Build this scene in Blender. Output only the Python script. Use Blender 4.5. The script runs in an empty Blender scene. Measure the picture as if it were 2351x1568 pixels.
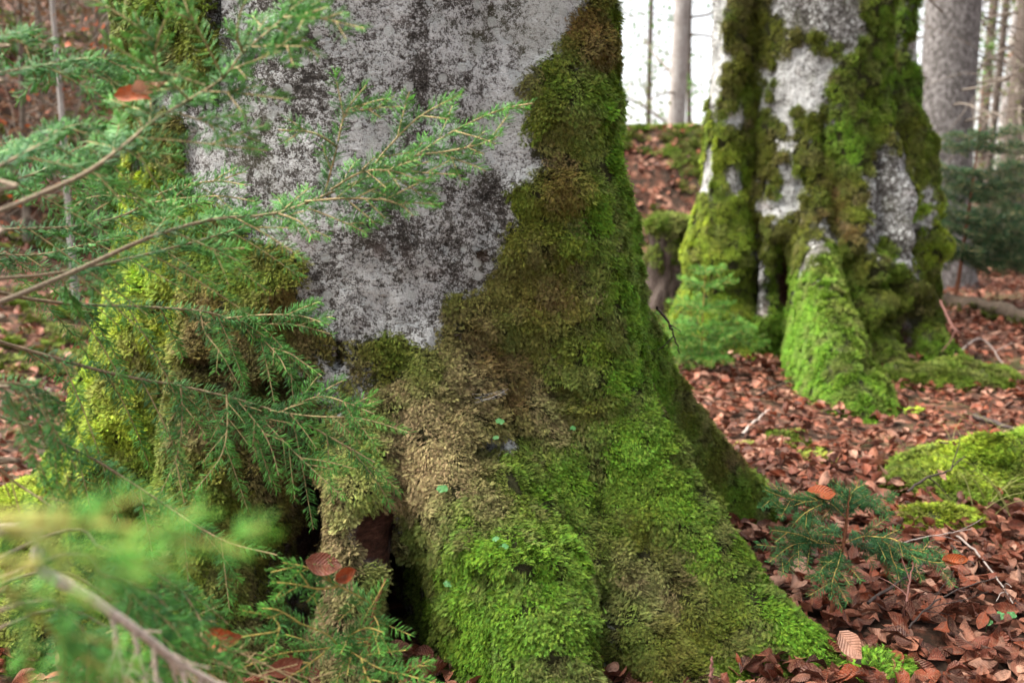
import bpy, math, random
import numpy as np
from mathutils import Vector, Matrix

SC = bpy.context.scene
COL = SC.collection
RNG = np.random.default_rng(7)
random.seed(7)
PI = math.pi

# ------------------------------------------------------------------ camera, sky, sun, exposure
CAM = np.array([0.0, 0.0, 0.88])
PITCH = math.radians(-10.0)
LENS = 35.0
cam_data = bpy.data.cameras.new('camera')
cam_data.lens = LENS
cam_data.sensor_width = 36.0
cam_data.clip_start = 0.02
cam_data.clip_end = 500.0
cam_data.dof.use_dof = True
cam_data.dof.focus_distance = 1.66
cam_data.dof.aperture_fstop = 4.2
cam_data.dof.aperture_blades = 0
camera = bpy.data.objects.new('camera', cam_data)
camera.location = CAM
camera.rotation_euler = (PI / 2 + PITCH, 0, 0)
COL.objects.link(camera)
SC.camera = camera

SUN_AZ = math.radians(-78.0)      # measured from +Y towards +X: the light comes from the left and a little behind the trees
SUN_EL = math.radians(60.0)
world = bpy.data.worlds.new('World')
SC.world = world
world.use_nodes = True
wn = world.node_tree
for n in list(wn.nodes):
    wn.nodes.remove(n)
sky = wn.nodes.new('ShaderNodeTexSky')
sky.sky_type = 'NISHITA'
sky.sun_disc = False
sky.sun_elevation = SUN_EL
sky.sun_rotation = SUN_AZ
sky.air_density = 1.0
sky.dust_density = 1.0
sky.ozone_density = 1.0
hs = wn.nodes.new('ShaderNodeHueSaturation')
hs.inputs['Saturation'].default_value = 0.16      # a thin white overcast
bg = wn.nodes.new('ShaderNodeBackground')
bg.inputs['Strength'].default_value = 0.052
wo = wn.nodes.new('ShaderNodeOutputWorld')
wn.links.new(sky.outputs[0], hs.inputs['Color'])
wn.links.new(hs.outputs[0], bg.inputs['Color'])
wn.links.new(bg.outputs[0], wo.inputs['Surface'])

sun_data = bpy.data.lights.new('sun', 'SUN')
sun_data.energy = 2.6
sun_data.angle = math.radians(50)
sun_data.color = (1.0, 0.95, 0.86)
sun = bpy.data.objects.new('sun', sun_data)
sv = Vector((math.sin(SUN_AZ) * math.cos(SUN_EL), math.cos(SUN_AZ) * math.cos(SUN_EL), math.sin(SUN_EL)))
sun.rotation_euler = sv.to_track_quat('Z', 'Y').to_euler()
sun.location = (-6, 6, 9)
COL.objects.link(sun)

SC.view_settings.view_transform = 'Standard'
SC.view_settings.look = 'None'
SC.view_settings.exposure = 2.64
SC.view_settings.gamma = 1.0
SC.render.engine = 'CYCLES'
SC.cycles.use_denoising = True
SC.cycles.adaptive_threshold = 0.02
SC.cycles.max_bounces = 4
SC.cycles.diffuse_bounces = 1
SC.cycles.glossy_bounces = 2
SC.cycles.transmission_bounces = 4
SC.cycles.transparent_max_bounces = 4
SC.cycles.caustics_reflective = False
SC.cycles.caustics_refractive = False

# ------------------------------------------------------------------ maths helpers
K = 1024.0 / 2351.0
F = LENS / 36.0 * 1024.0
FWD = np.array([0, math.cos(PITCH), math.sin(PITCH)])
UP = np.array([0, -math.sin(PITCH), math.cos(PITCH)])


def ray(px, py):
    return np.array([(px * K - 512) / F, 0, 0]) + (341 - py * K) / F * UP + FWD


def P(px, py, d):
    """World point at distance d (along the view axis) that lies on the line of sight through a traced point."""
    return CAM + d * ray(px, py)


def proj(p):
    q = p - CAM
    z = q @ FWD
    z = np.where(np.abs(z) < 1e-4, 1e-4, z)
    return (q[:, 0] / z * F + 512) / K, (341 - (q @ UP) / z * F) / K, z


def _hash(i, j, k, seed):
    h = (i.astype(np.int64) * 374761393 + j.astype(np.int64) * 668265263 + k.astype(np.int64) * 2147483647 + seed * 974634777) & 0xFFFFFFFF
    h = ((h ^ (h >> 13)) * 1274126177) & 0xFFFFFFFF
    h = ((h ^ (h >> 16)) * 2246822519) & 0xFFFFFFFF
    return ((h ^ (h >> 15)) & 0xFFFFFF) / float(0xFFFFFF)


def vnoise(p, scale, seed=0):
    q = np.asarray(p) * scale
    f = np.floor(q).astype(np.int64)
    t = q - f
    t = t * t * t * (t * (t * 6 - 15) + 10)
    r = 0
    for a in (0, 1):
        for b in (0, 1):
            for c in (0, 1):
                w = (t[:, 0] if a else 1 - t[:, 0]) * (t[:, 1] if b else 1 - t[:, 1]) * (t[:, 2] if c else 1 - t[:, 2])
                r = r + w * _hash(f[:, 0] + a, f[:, 1] + b, f[:, 2] + c, seed)
    return r * 2 - 1


def fbm(p, scale, octaves=4, seed=0, gain=0.5):
    r, a, s = 0, 1.0, 0
    for o in range(octaves):
        r = r + a * vnoise(p, scale * 2.03 ** o, seed + o * 17)
        s += a
        a *= gain
    return r / s


def sstep(a, b, x):
    t = np.clip((x - a) / (b - a), 0, 1)
    return t * t * (3 - 2 * t)


def poly_sd(px, py, poly):
    """Signed distance to a closed polygon, negative inside."""
    poly = np.array(poly, float)
    n = len(poly)
    d = np.full(px.shape, 1e18)
    inside = np.zeros(px.shape, bool)
    for i in range(n):
        a, b = poly[i], poly[(i + 1) % n]
        e = b - a
        wx, wy = px - a[0], py - a[1]
        t = np.clip((wx * e[0] + wy * e[1]) / (e @ e), 0, 1)
        d = np.minimum(d, (wx - t * e[0]) ** 2 + (wy - t * e[1]) ** 2)
        c = ((a[1] > py) != (b[1] > py))
        with np.errstate(divide='ignore', invalid='ignore'):
            xi = (b[0] - a[0]) * (py - a[1]) / (b[1] - a[1] if b[1] != a[1] else 1e-9) + a[0]
        inside ^= c & (px < xi)
    d = np.sqrt(d)
    return np.where(inside, -d, d)


def idw(px, py, ctrl, power=3.0):
    acc = np.zeros((len(px), 3))
    ws = np.zeros(len(px))
    for x, y, c in ctrl:
        w = 1.0 / (np.hypot(px - x, py - y) + 25.0) ** power
        acc += w[:, None] * np.array(c)
        ws += w
    return acc / ws[:, None]


# ------------------------------------------------------------------ scene helpers
def tag(o, label=None, cat=None, group=None, kind=None):
    if label: o['label'] = label
    if cat: o['category'] = cat
    if group: o['group'] = group
    if kind: o['kind'] = kind
    return o


def empty(name, loc, label, cat, group=None):
    o = bpy.data.objects.new(name, None)
    o.empty_display_size = 0.1
    o.location = tuple(float(v) for v in loc)
    COL.objects.link(o)
    return tag(o, label, cat, group)


def raw_mesh(name, verts, faces, mat, attrs=None, smooth=True, uv=None):
    """faces: list of (n,3)/(n,4) int arrays, or a python list of tuples."""
    me = bpy.data.meshes.new(name)
    verts = np.asarray(verts, np.float32)
    if isinstance(faces, np.ndarray):
        faces = [faces]
    if isinstance(faces, list) and len(faces) and isinstance(faces[0], np.ndarray):
        loops = np.concatenate([f.ravel() for f in faces]).astype(np.int32)
        tot = np.concatenate([np.full(len(f), f.shape[1], np.int32) for f in faces])
        start = np.concatenate([[0], np.cumsum(tot)[:-1]]).astype(np.int32)
        me.vertices.add(len(verts))
        me.vertices.foreach_set('co', verts.ravel())
        me.loops.add(len(loops))
        me.loops.foreach_set('vertex_index', loops)
        me.polygons.add(len(tot))
        me.polygons.foreach_set('loop_start', start)
        me.polygons.foreach_set('loop_total', tot)
        me.update(calc_edges=True)
    else:
        me.from_pydata(verts.tolist(), [], faces)
    if smooth:
        me.polygons.foreach_set('use_smooth', np.ones(len(me.polygons), bool))
    for k, a in (attrs or {}).items():
        a = np.asarray(a, np.float32)
        if a.ndim == 1:
            at = me.attributes.new(k, 'FLOAT', 'POINT')
            at.data.foreach_set('value', a)
        else:
            at = me.attributes.new(k, 'FLOAT_COLOR', 'POINT')
            at.data.foreach_set('color', np.hstack([a, np.ones((len(a), 1), np.float32)]).ravel())
    if uv is not None:
        lay = me.uv_layers.new(name='uv')
        li = np.empty(len(me.loops), np.int32)
        me.loops.foreach_get('vertex_index', li)
        lay.data.foreach_set('uv', np.asarray(uv, np.float32)[li].ravel())
    if mat:
        me.materials.append(mat)
    return me


def add(name, me, parent=None, loc=(0, 0, 0)):
    o = bpy.data.objects.new(name, me)
    o.location = tuple(float(v) for v in loc)
    if parent:
        o.parent = parent
    COL.objects.link(o)
    return o


def part(name, verts, faces, mat, parent, attrs=None, smooth=True, uv=None):
    base = np.zeros(3)
    p = parent
    while p is not None:
        base = base + np.array(p.location)
        p = p.parent
    return add(name, raw_mesh(name, np.asarray(verts) - base, faces, mat, attrs, smooth, uv), parent)


class MB:
    """Collects vertices, faces and per-vertex numbers for one mesh."""
    def __init__(self):
        self.v, self.f, self.a, self.n = [], [], [], 0

    def put(self, v, f, a=None):
        v = np.asarray(v, float)
        self.v.append(v)
        self.f.append(np.asarray(f, int) + self.n)
        self.a.append(np.zeros(len(v)) if a is None else np.broadcast_to(np.asarray(a, float), (len(v),)))
        self.n += len(v)

    def arrays(self):
        q = [f for f in self.f if f.shape[1] == 4]
        t = [f for f in self.f if f.shape[1] == 3]
        fs = []
        if q: fs.append(np.concatenate(q))
        if t: fs.append(np.concatenate(t))
        return np.concatenate(self.v), fs, np.concatenate(self.a)

    def build(self, name, mat, parent, attr=None, smooth=True):
        v, f, a = self.arrays()
        return part(name, v, f, mat, parent, {attr: a} if attr else None, smooth)


def frames(pts, ref=(0, 0, 1.0)):
    pts = np.asarray(pts, float)
    t = np.gradient(pts, axis=0)
    t /= np.linalg.norm(t, axis=1)[:, None] + 1e-12
    s = np.cross(t, np.array(ref))
    bad = np.linalg.norm(s, axis=1) < 0.3
    s[bad] = np.cross(t[bad], np.array([0.0, -1.0, 0.0]))
    s /= np.linalg.norm(s, axis=1)[:, None]
    u = np.cross(s, t)
    return t, s, u


def tube(mb, pts, rad, sides=6, a=0.0, cap=True):
    pts = np.asarray(pts, float)
    n = len(pts)
    rad = np.broadcast_to(np.asarray(rad, float), (n,))
    t, s, u = frames(pts)
    ang = np.arange(sides) / sides * 2 * PI
    ring = np.cos(ang)[None, :, None] * s[:, None, :] + np.sin(ang)[None, :, None] * u[:, None, :]
    v = pts[:, None, :] + ring * rad[:, None, None]
    v = v.reshape(-1, 3)
    i = np.arange(n - 1)[:, None] * sides
    j = np.arange(sides)[None, :]
    k = (j + 1) % sides
    f = np.stack([i + j, i + k, i + sides + k, i + sides + j], -1).reshape(-1, 4)
    mb.put(v, f, a)
    if cap:
        v2 = np.vstack([pts[-1] + t[-1] * rad[-1] * 0.8, v[-sides:]])
        mb.put(v2, np.array([[0, 1 + q, 1 + (q + 1) % sides] for q in range(sides)]), a)


def spline(ctrl, n):
    """Catmull-Rom through the control points."""
    c = np.asarray(ctrl, float)
    if len(c) == 2:
        t = np.linspace(0, 1, n)[:, None]
        return c[0] * (1 - t) + c[1] * t
    c = np.vstack([2 * c[0] - c[1], c, 2 * c[-1] - c[-2]])
    m = len(c) - 3
    u = np.linspace(0, m - 1e-6, n)
    i = u.astype(int)
    t = (u - i)[:, None]
    p0, p1, p2, p3 = c[i], c[i + 1], c[i + 2], c[i + 3]
    return 0.5 * (2 * p1 + (p2 - p0) * t + (2 * p0 - 5 * p1 + 4 * p2 - p3) * t ** 2 + (3 * p1 - p0 - 3 * p2 + p3) * t ** 3)


# ------------------------------------------------------------------ material helpers
class M:
    def __init__(self, name):
        self.m = bpy.data.materials.new(name)
        self.m.use_nodes = True
        self.t = self.m.node_tree
        for n in list(self.t.nodes):
            self.t.nodes.remove(n)
        self.out = self.n('ShaderNodeOutputMaterial')

    def n(self, typ, **kw):
        o = self.t.nodes.new(typ)
        for k, v in kw.items():
            setattr(o, k, v)
        return o

    def l(self, a, b):
        self.t.links.new(a, b)

    def set(self, sock, v):
        if isinstance(v, (int, float)):
            sock.default_value = v
        elif isinstance(v, (tuple, list)):
            sock.default_value = (*v, 1.0) if len(v) == 3 and sock.type == 'RGBA' else v
        else:
            self.l(v, sock)

    def coord(self, kind='Object', scale=(1, 1, 1)):
        tc = self.n('ShaderNodeTexCoord')
        mp = self.n('ShaderNodeMapping')
        mp.inputs['Scale'].default_value = scale
        self.l(tc.outputs[kind], mp.inputs['Vector'])
        return mp.outputs[0]

    def noise(self, vec, scale, detail=4, rough=0.55, dist=0.0):
        o = self.n('ShaderNodeTexNoise')
        self.l(vec, o.inputs['Vector'])
        o.inputs['Scale'].default_value = scale
        o.inputs['Detail'].default_value = detail
        o.inputs['Roughness'].default_value = rough
        o.inputs['Distortion'].default_value = dist
        return o.outputs['Fac']

    def vor(self, vec, scale, feature='F1', out='Distance'):
        o = self.n('ShaderNodeTexVoronoi')
        o.feature = feature
        self.l(vec, o.inputs['Vector'])
        o.inputs['Scale'].default_value = scale
        return o.outputs[out]

    def math(self, op, a, b=0.0, c=0.0, clamp=False):
        o = self.n('ShaderNodeMath', operation=op, use_clamp=clamp)
        self.set(o.inputs[0], a)
        self.set(o.inputs[1], b)
        self.set(o.inputs[2], c)
        return o.outputs[0]

    def rng(self, v, a, b, c=0.0, d=1.0, smooth=True):
        o = self.n('ShaderNodeMapRange')
        o.interpolation_type = 'SMOOTHSTEP' if smooth else 'LINEAR'
        self.set(o.inputs[0], v)
        for i, x in enumerate((a, b, c, d)):
            o.inputs[1 + i].default_value = x
        return o.outputs[0]

    def mix(self, fac, a, b, typ='MIX'):
        o = self.n('ShaderNodeMix', data_type='RGBA', blend_type=typ)
        self.set(o.inputs['Factor'], fac)
        self.set(o.inputs[6], a)
        self.set(o.inputs[7], b)
        return o.outputs[2]

    def ramp(self, fac, stops, interp='LINEAR'):
        o = self.n('ShaderNodeValToRGB')
        o.color_ramp.interpolation = interp
        while len(o.color_ramp.elements) < len(stops):
            o.color_ramp.elements.new(0.5)
        for e, (p, c) in zip(o.color_ramp.elements, stops):
            e.position = p
            e.color = (*c, 1)
        self.l(fac, o.inputs[0])
        return o.outputs[0]

    def attr(self, name, typ='GEOMETRY', out='Fac'):
        o = self.n('ShaderNodeAttribute', attribute_name=name, attribute_type=typ)
        return o.outputs[out]

    def bump(self, h, strength=0.5, dist=0.01):
        o = self.n('ShaderNodeBump')
        o.inputs['Strength'].default_value = strength
        o.inputs['Distance'].default_value = dist
        self.l(h, o.inputs['Height'])
        return o.outputs[0]

    def finish(self, color, rough=0.7, spec=0.3, normal=None, trans=0.0, trans_col=None):
        p = self.n('ShaderNodeBsdfPrincipled')
        self.set(p.inputs['Base Color'], color)
        self.set(p.inputs['Roughness'], rough)
        self.set(p.inputs['Specular IOR Level'], spec)
        if normal is not None:
            self.l(normal, p.inputs['Normal'])
        s = p.outputs[0]
        if trans:
            t = self.n('ShaderNodeBsdfTranslucent')
            self.set(t.inputs['Color'], trans_col if trans_col is not None else color)
            mx = self.n('ShaderNodeMixShader')
            mx.inputs[0].default_value = trans
            self.l(s, mx.inputs[1])
            self.l(t.outputs[0], mx.inputs[2])
            s = mx.outputs[0]
        self.l(s, self.out.inputs['Surface'])
        return self.m


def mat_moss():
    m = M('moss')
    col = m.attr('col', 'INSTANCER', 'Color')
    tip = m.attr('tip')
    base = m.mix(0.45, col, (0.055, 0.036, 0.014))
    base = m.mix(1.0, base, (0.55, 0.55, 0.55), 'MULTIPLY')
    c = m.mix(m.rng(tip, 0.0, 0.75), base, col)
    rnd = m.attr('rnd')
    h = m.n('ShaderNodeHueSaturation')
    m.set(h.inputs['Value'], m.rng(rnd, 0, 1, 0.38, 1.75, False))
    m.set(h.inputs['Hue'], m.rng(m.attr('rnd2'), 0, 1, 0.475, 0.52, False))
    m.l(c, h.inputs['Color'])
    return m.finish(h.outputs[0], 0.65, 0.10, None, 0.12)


def mat_bark():
    """Smooth grey beech bark under crusts of pale lichen; 'moss' says where the moss cushions grow, 'wood' where it is rotten."""
    m = M('beech_bark')
    co = m.coord('Object')
    cz = m.coord('Object', (1.0, 1.0, 0.42))
    ch = m.coord('Object', (1.0, 1.0, 3.2))
    big = m.noise(cz, 4.5, 3, 0.6, 0.3)
    mid = m.noise(co, 48, 6, 0.78)
    fine = m.noise(co, 190, 3, 0.8)
    grit = m.noise(co, 400, 2, 0.6)
    crack = m.noise(ch, 55, 4, 0.65)
    streak = m.attr('streak')
    s = m.math('ADD', m.math('MULTIPLY', big, 0.6), m.math('MULTIPLY', mid, 1.25))
    s = m.math('ADD', s, m.math('MULTIPLY', fine, 0.9))
    s = m.math('ADD', s, m.math('MULTIPLY', grit, 0.4))
    s = m.math('ADD', s, m.math('MULTIPLY', crack, 0.22))
    s = m.math('SUBTRACT', s, m.math('MULTIPLY', streak, 0.20))
    c = m.ramp(m.rng(s, 1.38, 1.92, 0, 1, False),
               [(0.0, (0.020, 0.017, 0.015)), (0.22, (0.062, 0.054, 0.047)), (0.42, (0.15, 0.139, 0.13)),
                (0.52, (0.29, 0.285, 0.275)), (0.62, (0.52, 0.52, 0.515)), (1.0, (0.74, 0.745, 0.74))])
    spots = m.rng(m.noise(co, 26, 6, 0.78), 0.575, 0.615)
    c = m.mix(m.math('MULTIPLY', spots, 0.8), c, (0.55, 0.57, 0.57))
    vd = m.vor(co, 34, 'F1', 'Distance')
    vc = m.vor(co, 34, 'F1', 'Color')
    vs_ = m.n('ShaderNodeSeparateColor')
    m.l(vc, vs_.inputs[0])
    disc = m.math('MULTIPLY', m.rng(m.math('ADD', vd, m.math('MULTIPLY', fine, 0.35)), 0.42, 0.50, 1.0, 0.0), m.rng(vs_.outputs[0], 0.62, 0.66))
    c = m.mix(m.math('MULTIPLY', disc, 0.75), c, (0.62, 0.64, 0.62))
    dark = m.rng(m.noise(co, 75, 5, 0.78), 0.59, 0.65)
    c = m.mix(m.math('MULTIPLY', dark, 0.65), c, (0.03, 0.026, 0.023))
    olive = m.rng(m.noise(co, 7, 4, 0.6), 0.50, 0.7)
    c = m.mix(m.math('MULTIPLY', olive, 0.30), c, (0.13, 0.135, 0.06))
    pink = m.rng(m.noise(co, 5.5, 3, 0.6), 0.58, 0.72)
    c = m.mix(m.math('MULTIPLY', pink, 0.3), c, (0.36, 0.26, 0.24))
    w = m.attr('wood')
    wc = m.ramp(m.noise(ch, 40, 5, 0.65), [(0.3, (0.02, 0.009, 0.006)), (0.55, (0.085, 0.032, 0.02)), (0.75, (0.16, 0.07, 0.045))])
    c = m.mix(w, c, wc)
    ms = m.attr('moss')
    mc = m.mix(m.noise(co, 60, 4, 0.6), (0.016, 0.014, 0.006), (0.05, 0.052, 0.016))
    thin = m.math('MULTIPLY', m.rng(m.noise(co, 90, 4, 0.7), 0.40, 0.62), 1.0)
    edge = m.rng(m.math('ADD', ms, m.math('MULTIPLY', m.math('SUBTRACT', thin, 0.5), 0.5)), 0.2, 0.75)
    c = m.mix(edge, c, mc)
    hgt = m.math('ADD', m.math('MULTIPLY', mid, 1.0), m.math('ADD', m.math('MULTIPLY', fine, 0.55), m.math('MULTIPLY', crack, 0.5)))
    hgt = m.math('ADD', hgt, m.math('MULTIPLY', grit, 0.25))
    nb = m.bump(hgt, 0.9, 0.014)
    return m.finish(c, 0.78, 0.2, nb)


def simple_bark(name, stops, scale=(1, 1, .3), ns=30, bs=0.8, bd=0.02):
    m = M(name)
    co = m.coord('Object', scale)
    a = m.noise(co, ns, 6, 0.68, 0.4)
    b = m.noise(co, ns * 4.5, 4, 0.7)
    s = m.math('ADD', m.math('MULTIPLY', a, 0.6), m.math('MULTIPLY', b, 0.4))
    c = m.ramp(m.rng(s, 0.3, 0.7, 0, 1, False), stops)
    return m.finish(c, 0.8, 0.2, m.bump(s, bs, bd))


def mat_ground():
    m = M('forest_soil')
    co = m.coord('Object')
    a = m.noise(co, 14, 6, 0.7)
    b = m.vor(co, 24, 'F1', 'Color')
    sep = m.n('ShaderNodeSeparateColor')
    m.l(b, sep.inputs[0])
    c = m.ramp(sep.outputs[0], [(0.0, (0.03, 0.014, 0.009)), (0.35, (0.10, 0.036, 0.02)), (0.65, (0.19, 0.075, 0.045)), (1.0, (0.32, 0.17, 0.12))])
    c = m.mix(m.rng(a, 0.42, 0.62), (0.03, 0.017, 0.010), c)
    g = m.rng(m.noise(co, 1.1, 4, 0.6), 0.54, 0.66)
    c = m.mix(m.math('MULTIPLY', g, 0.5), c, (0.06, 0.085, 0.02))
    return m.finish(c, 0.8, 0.2, m.bump(m.math('ADD', a, sep.outputs[1]), 0.8, 0.02))


def mat_needles(name, young, old, trans=0.12):
    m = M(name)
    ag = m.attr('age')
    oi = m.n('ShaderNodeObjectInfo')
    c = m.mix(ag, old, young)
    co = m.coord('Object')
    v = m.noise(co, 40, 2, 0.5)
    h = m.n('ShaderNodeHueSaturation')
    m.set(h.inputs['Value'], m.rng(v, 0.3, 0.7, 0.55, 1.5, False))
    m.l(c, h.inputs['Color'])
    return m.finish(h.outputs[0], 0.42, 0.22, None, trans)


def mat_leaf(name, stops, rough=0.46):
    m = M(name)
    oi = m.n('ShaderNodeObjectInfo')
    uv = m.n('ShaderNodeUVMap')
    sp = m.n('ShaderNodeSeparateXYZ')
    m.l(uv.outputs[0], sp.inputs[0])
    au = m.math('ABSOLUTE', m.math('SUBTRACT', sp.outputs[0], 0.5))
    vein = m.math('SINE', m.math('MULTIPLY', m.math('SUBTRACT', sp.outputs[1], m.math('MULTIPLY', au, 0.55)), 62.0))
    mid = m.rng(au, 0.0, 0.03, 1.0, 0.0)
    c = m.ramp(oi.outputs['Random'], stops)
    co = m.coord('Object')
    n1 = m.noise(co, 60, 4, 0.65)
    n2 = m.noise(co, 260, 3, 0.6)
    c = m.mix(m.rng(n1, 0.45, 0.72, 0, 0.75), c, (0.045, 0.016, 0.009))
    c = m.mix(m.math('MULTIPLY', m.rng(n2, 0.45, 0.7), 0.35), c, (0.42, 0.24, 0.15))
    c = m.mix(m.math('MULTIPLY', m.rng(vein, 0.75, 1.0), 0.16), c, (0.40, 0.20, 0.12))
    c = m.mix(m.math('MULTIPLY', mid, 0.5), c, (0.36, 0.18, 0.1))
    h = m.math('ADD', m.math('MULTIPLY', vein, 0.5), n1)
    return m.finish(c, rough, 0.28, m.bump(h, 0.5, 0.0025), 0.12)


def mat_twig(name, old, young):
    m = M(name)
    co = m.coord('Object')
    v = m.noise(co, 260, 4, 0.7)
    c = m.mix(m.attr('young'), old, young)
    h = m.n('ShaderNodeHueSaturation')
    m.set(h.inputs['Value'], m.rng(v, 0.3, 0.7, 0.5, 1.5, False))
    m.l(c, h.inputs['Color'])
    return m.finish(h.outputs[0], 0.75, 0.2, m.bump(v, 0.8, 0.002))


def plain(name, col, rough=0.6, spec=0.3, trans=0.0, var=0.35, scale=90):
    m = M(name)
    co = m.coord('Object')
    v = m.noise(co, scale, 4, 0.65)
    h = m.n('ShaderNodeHueSaturation')
    m.set(h.inputs['Value'], m.rng(v, 0.25, 0.75, 1 - var, 1 + var, False))
    h.inputs['Color'].default_value = (*col, 1)
    return m.finish(h.outputs[0], rough, spec, m.bump(v, 0.4, 0.003), trans)


MOSS = mat_moss()
BARK = mat_bark()
SOIL = mat_ground()

# ------------------------------------------------------------------ instancing helper (moss tufts and the deep leaf litter)
def gn_instancer(coll):
    g = bpy.data.node_groups.new('scatter_' + coll.name, 'GeometryNodeTree')
    g.interface.new_socket('Geometry', in_out='INPUT', socket_type='NodeSocketGeometry')
    g.interface.new_socket('Geometry', in_out='OUTPUT', socket_type='NodeSocketGeometry')
    gi = g.nodes.new('NodeGroupInput')
    go = g.nodes.new('NodeGroupOutput')
    ci = g.nodes.new('GeometryNodeCollectionInfo')
    ci.inputs['Collection'].default_value = coll
    ci.inputs['Separate Children'].default_value = True
    ci.inputs['Reset Children'].default_value = True
    ip = g.nodes.new('GeometryNodeInstanceOnPoints')
    ip.inputs['Pick Instance'].default_value = True
    def na(nm, t):
        o = g.nodes.new('GeometryNodeInputNamedAttribute')
        o.data_type = t
        o.inputs['Name'].default_value = nm
        return o.outputs['Attribute']
    e2r = g.nodes.new('FunctionNodeEulerToRotation')
    L = g.links.new
    L(gi.outputs[0], ip.inputs['Points'])
    L(ci.outputs[0], ip.inputs['Instance'])
    L(na('idx', 'INT'), ip.inputs['Instance Index'])
    L(na('rot', 'FLOAT_VECTOR'), e2r.inputs[0])
    L(e2r.outputs[0], ip.inputs['Rotation'])
    L(na('scl', 'FLOAT_VECTOR'), ip.inputs['Scale'])
    L(ip.outputs[0], go.inputs[0])
    return g


def variants(name, meshes):
    c = bpy.data.collections.new(name)
    for i, me in enumerate(meshes):
        o = bpy.data.objects.new('%s_%02d' % (name, i), me)
        c.objects.link(o)
    return c


def scatter(name, pts, rot, scl, idx, col, group, parent):
    base = np.array(parent.location) if parent else np.zeros(3)
    me = bpy.data.meshes.new(name)
    n = len(pts)
    me.vertices.add(n)
    me.vertices.foreach_set('co', (pts - base).astype(np.float32).ravel())
    for nm, t, key, a in (('rot', 'FLOAT_VECTOR', 'vector', rot), ('scl', 'FLOAT_VECTOR', 'vector', scl), ('idx', 'INT', 'value', idx)):
        at = me.attributes.new(nm, t, 'POINT')
        at.data.foreach_set(key, np.ascontiguousarray(a, np.int32 if t == 'INT' else np.float32).ravel())
    if col is not None:
        at = me.attributes.new('col', 'FLOAT_COLOR', 'POINT')
        at.data.foreach_set('color', np.hstack([col, np.ones((n, 1))]).astype(np.float32).ravel())
    o = add(name, me, parent)
    md = o.modifiers.new('scatter', 'NODES')
    md.node_group = group
    o['kind'] = 'stuff'
    return o


def eulers(X, Y, Z):
    """Euler XYZ angles of the frames with these axis columns."""
    ry = np.arcsin(np.clip(-X[:, 2], -1, 1))
    rx = np.arctan2(Y[:, 2], Z[:, 2])
    rz = np.arctan2(X[:, 1], X[:, 0])
    return np.stack([rx, ry, rz], 1)


def unit(v):
    return v / (np.linalg.norm(v, axis=-1, keepdims=True) + 1e-12)


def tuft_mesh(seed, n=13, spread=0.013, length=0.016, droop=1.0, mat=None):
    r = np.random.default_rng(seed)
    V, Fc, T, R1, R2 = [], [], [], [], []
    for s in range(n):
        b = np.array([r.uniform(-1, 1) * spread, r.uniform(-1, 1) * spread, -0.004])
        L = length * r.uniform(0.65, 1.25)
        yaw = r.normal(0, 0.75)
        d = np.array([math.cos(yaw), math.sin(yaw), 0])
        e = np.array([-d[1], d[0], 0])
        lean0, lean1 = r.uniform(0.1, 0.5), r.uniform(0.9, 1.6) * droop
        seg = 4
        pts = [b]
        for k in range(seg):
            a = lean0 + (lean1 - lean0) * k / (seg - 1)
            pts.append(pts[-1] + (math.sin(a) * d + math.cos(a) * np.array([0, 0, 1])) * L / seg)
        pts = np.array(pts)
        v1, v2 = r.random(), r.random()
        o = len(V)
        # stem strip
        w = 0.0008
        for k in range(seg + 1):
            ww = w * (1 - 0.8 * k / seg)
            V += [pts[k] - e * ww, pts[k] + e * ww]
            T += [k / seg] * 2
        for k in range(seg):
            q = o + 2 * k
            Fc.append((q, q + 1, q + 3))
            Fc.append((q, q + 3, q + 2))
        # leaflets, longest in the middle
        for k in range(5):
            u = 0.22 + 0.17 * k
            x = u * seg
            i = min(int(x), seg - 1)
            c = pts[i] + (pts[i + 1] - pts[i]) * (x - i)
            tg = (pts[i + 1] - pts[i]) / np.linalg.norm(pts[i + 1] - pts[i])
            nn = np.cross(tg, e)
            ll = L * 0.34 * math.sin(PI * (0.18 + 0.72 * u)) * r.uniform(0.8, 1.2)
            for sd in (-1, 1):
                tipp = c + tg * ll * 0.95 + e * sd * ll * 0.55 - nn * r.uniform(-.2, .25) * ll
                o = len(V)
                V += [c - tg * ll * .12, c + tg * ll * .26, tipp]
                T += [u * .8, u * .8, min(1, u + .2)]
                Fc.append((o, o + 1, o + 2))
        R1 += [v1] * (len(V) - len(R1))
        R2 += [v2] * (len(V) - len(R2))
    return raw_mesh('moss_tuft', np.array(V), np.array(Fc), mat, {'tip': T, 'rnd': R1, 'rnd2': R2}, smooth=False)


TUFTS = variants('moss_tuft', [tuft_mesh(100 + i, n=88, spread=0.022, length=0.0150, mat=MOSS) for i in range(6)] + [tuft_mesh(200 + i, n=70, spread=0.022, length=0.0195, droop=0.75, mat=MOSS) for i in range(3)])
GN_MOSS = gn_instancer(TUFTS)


def scatter_on(verts, quads, weight, spacing, seed):
    """Random points over quads in proportion to area x weight; returns points, normals and the quad index."""
    r = np.random.default_rng(seed)
    a, b, c, d = (verts[quads[:, i]] for i in range(4))
    nrm = np.cross(c - a, d - b)
    area = np.linalg.norm(nrm, axis=1) / 2
    nrm = unit(nrm)
    w = area * weight
    cnt = int(w.sum() / spacing ** 2)
    cs = np.cumsum(w) / w.sum()
    fi = np.searchsorted(cs, r.random(cnt))
    fi = np.clip(fi, 0, len(quads) - 1)
    u, v = r.random(cnt)[:, None], r.random(cnt)[:, None]
    p = a[fi] * (1 - u) * (1 - v) + b[fi] * u * (1 - v) + c[fi] * u * v + d[fi] * (1 - u) * v
    return p, nrm[fi], fi


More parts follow.
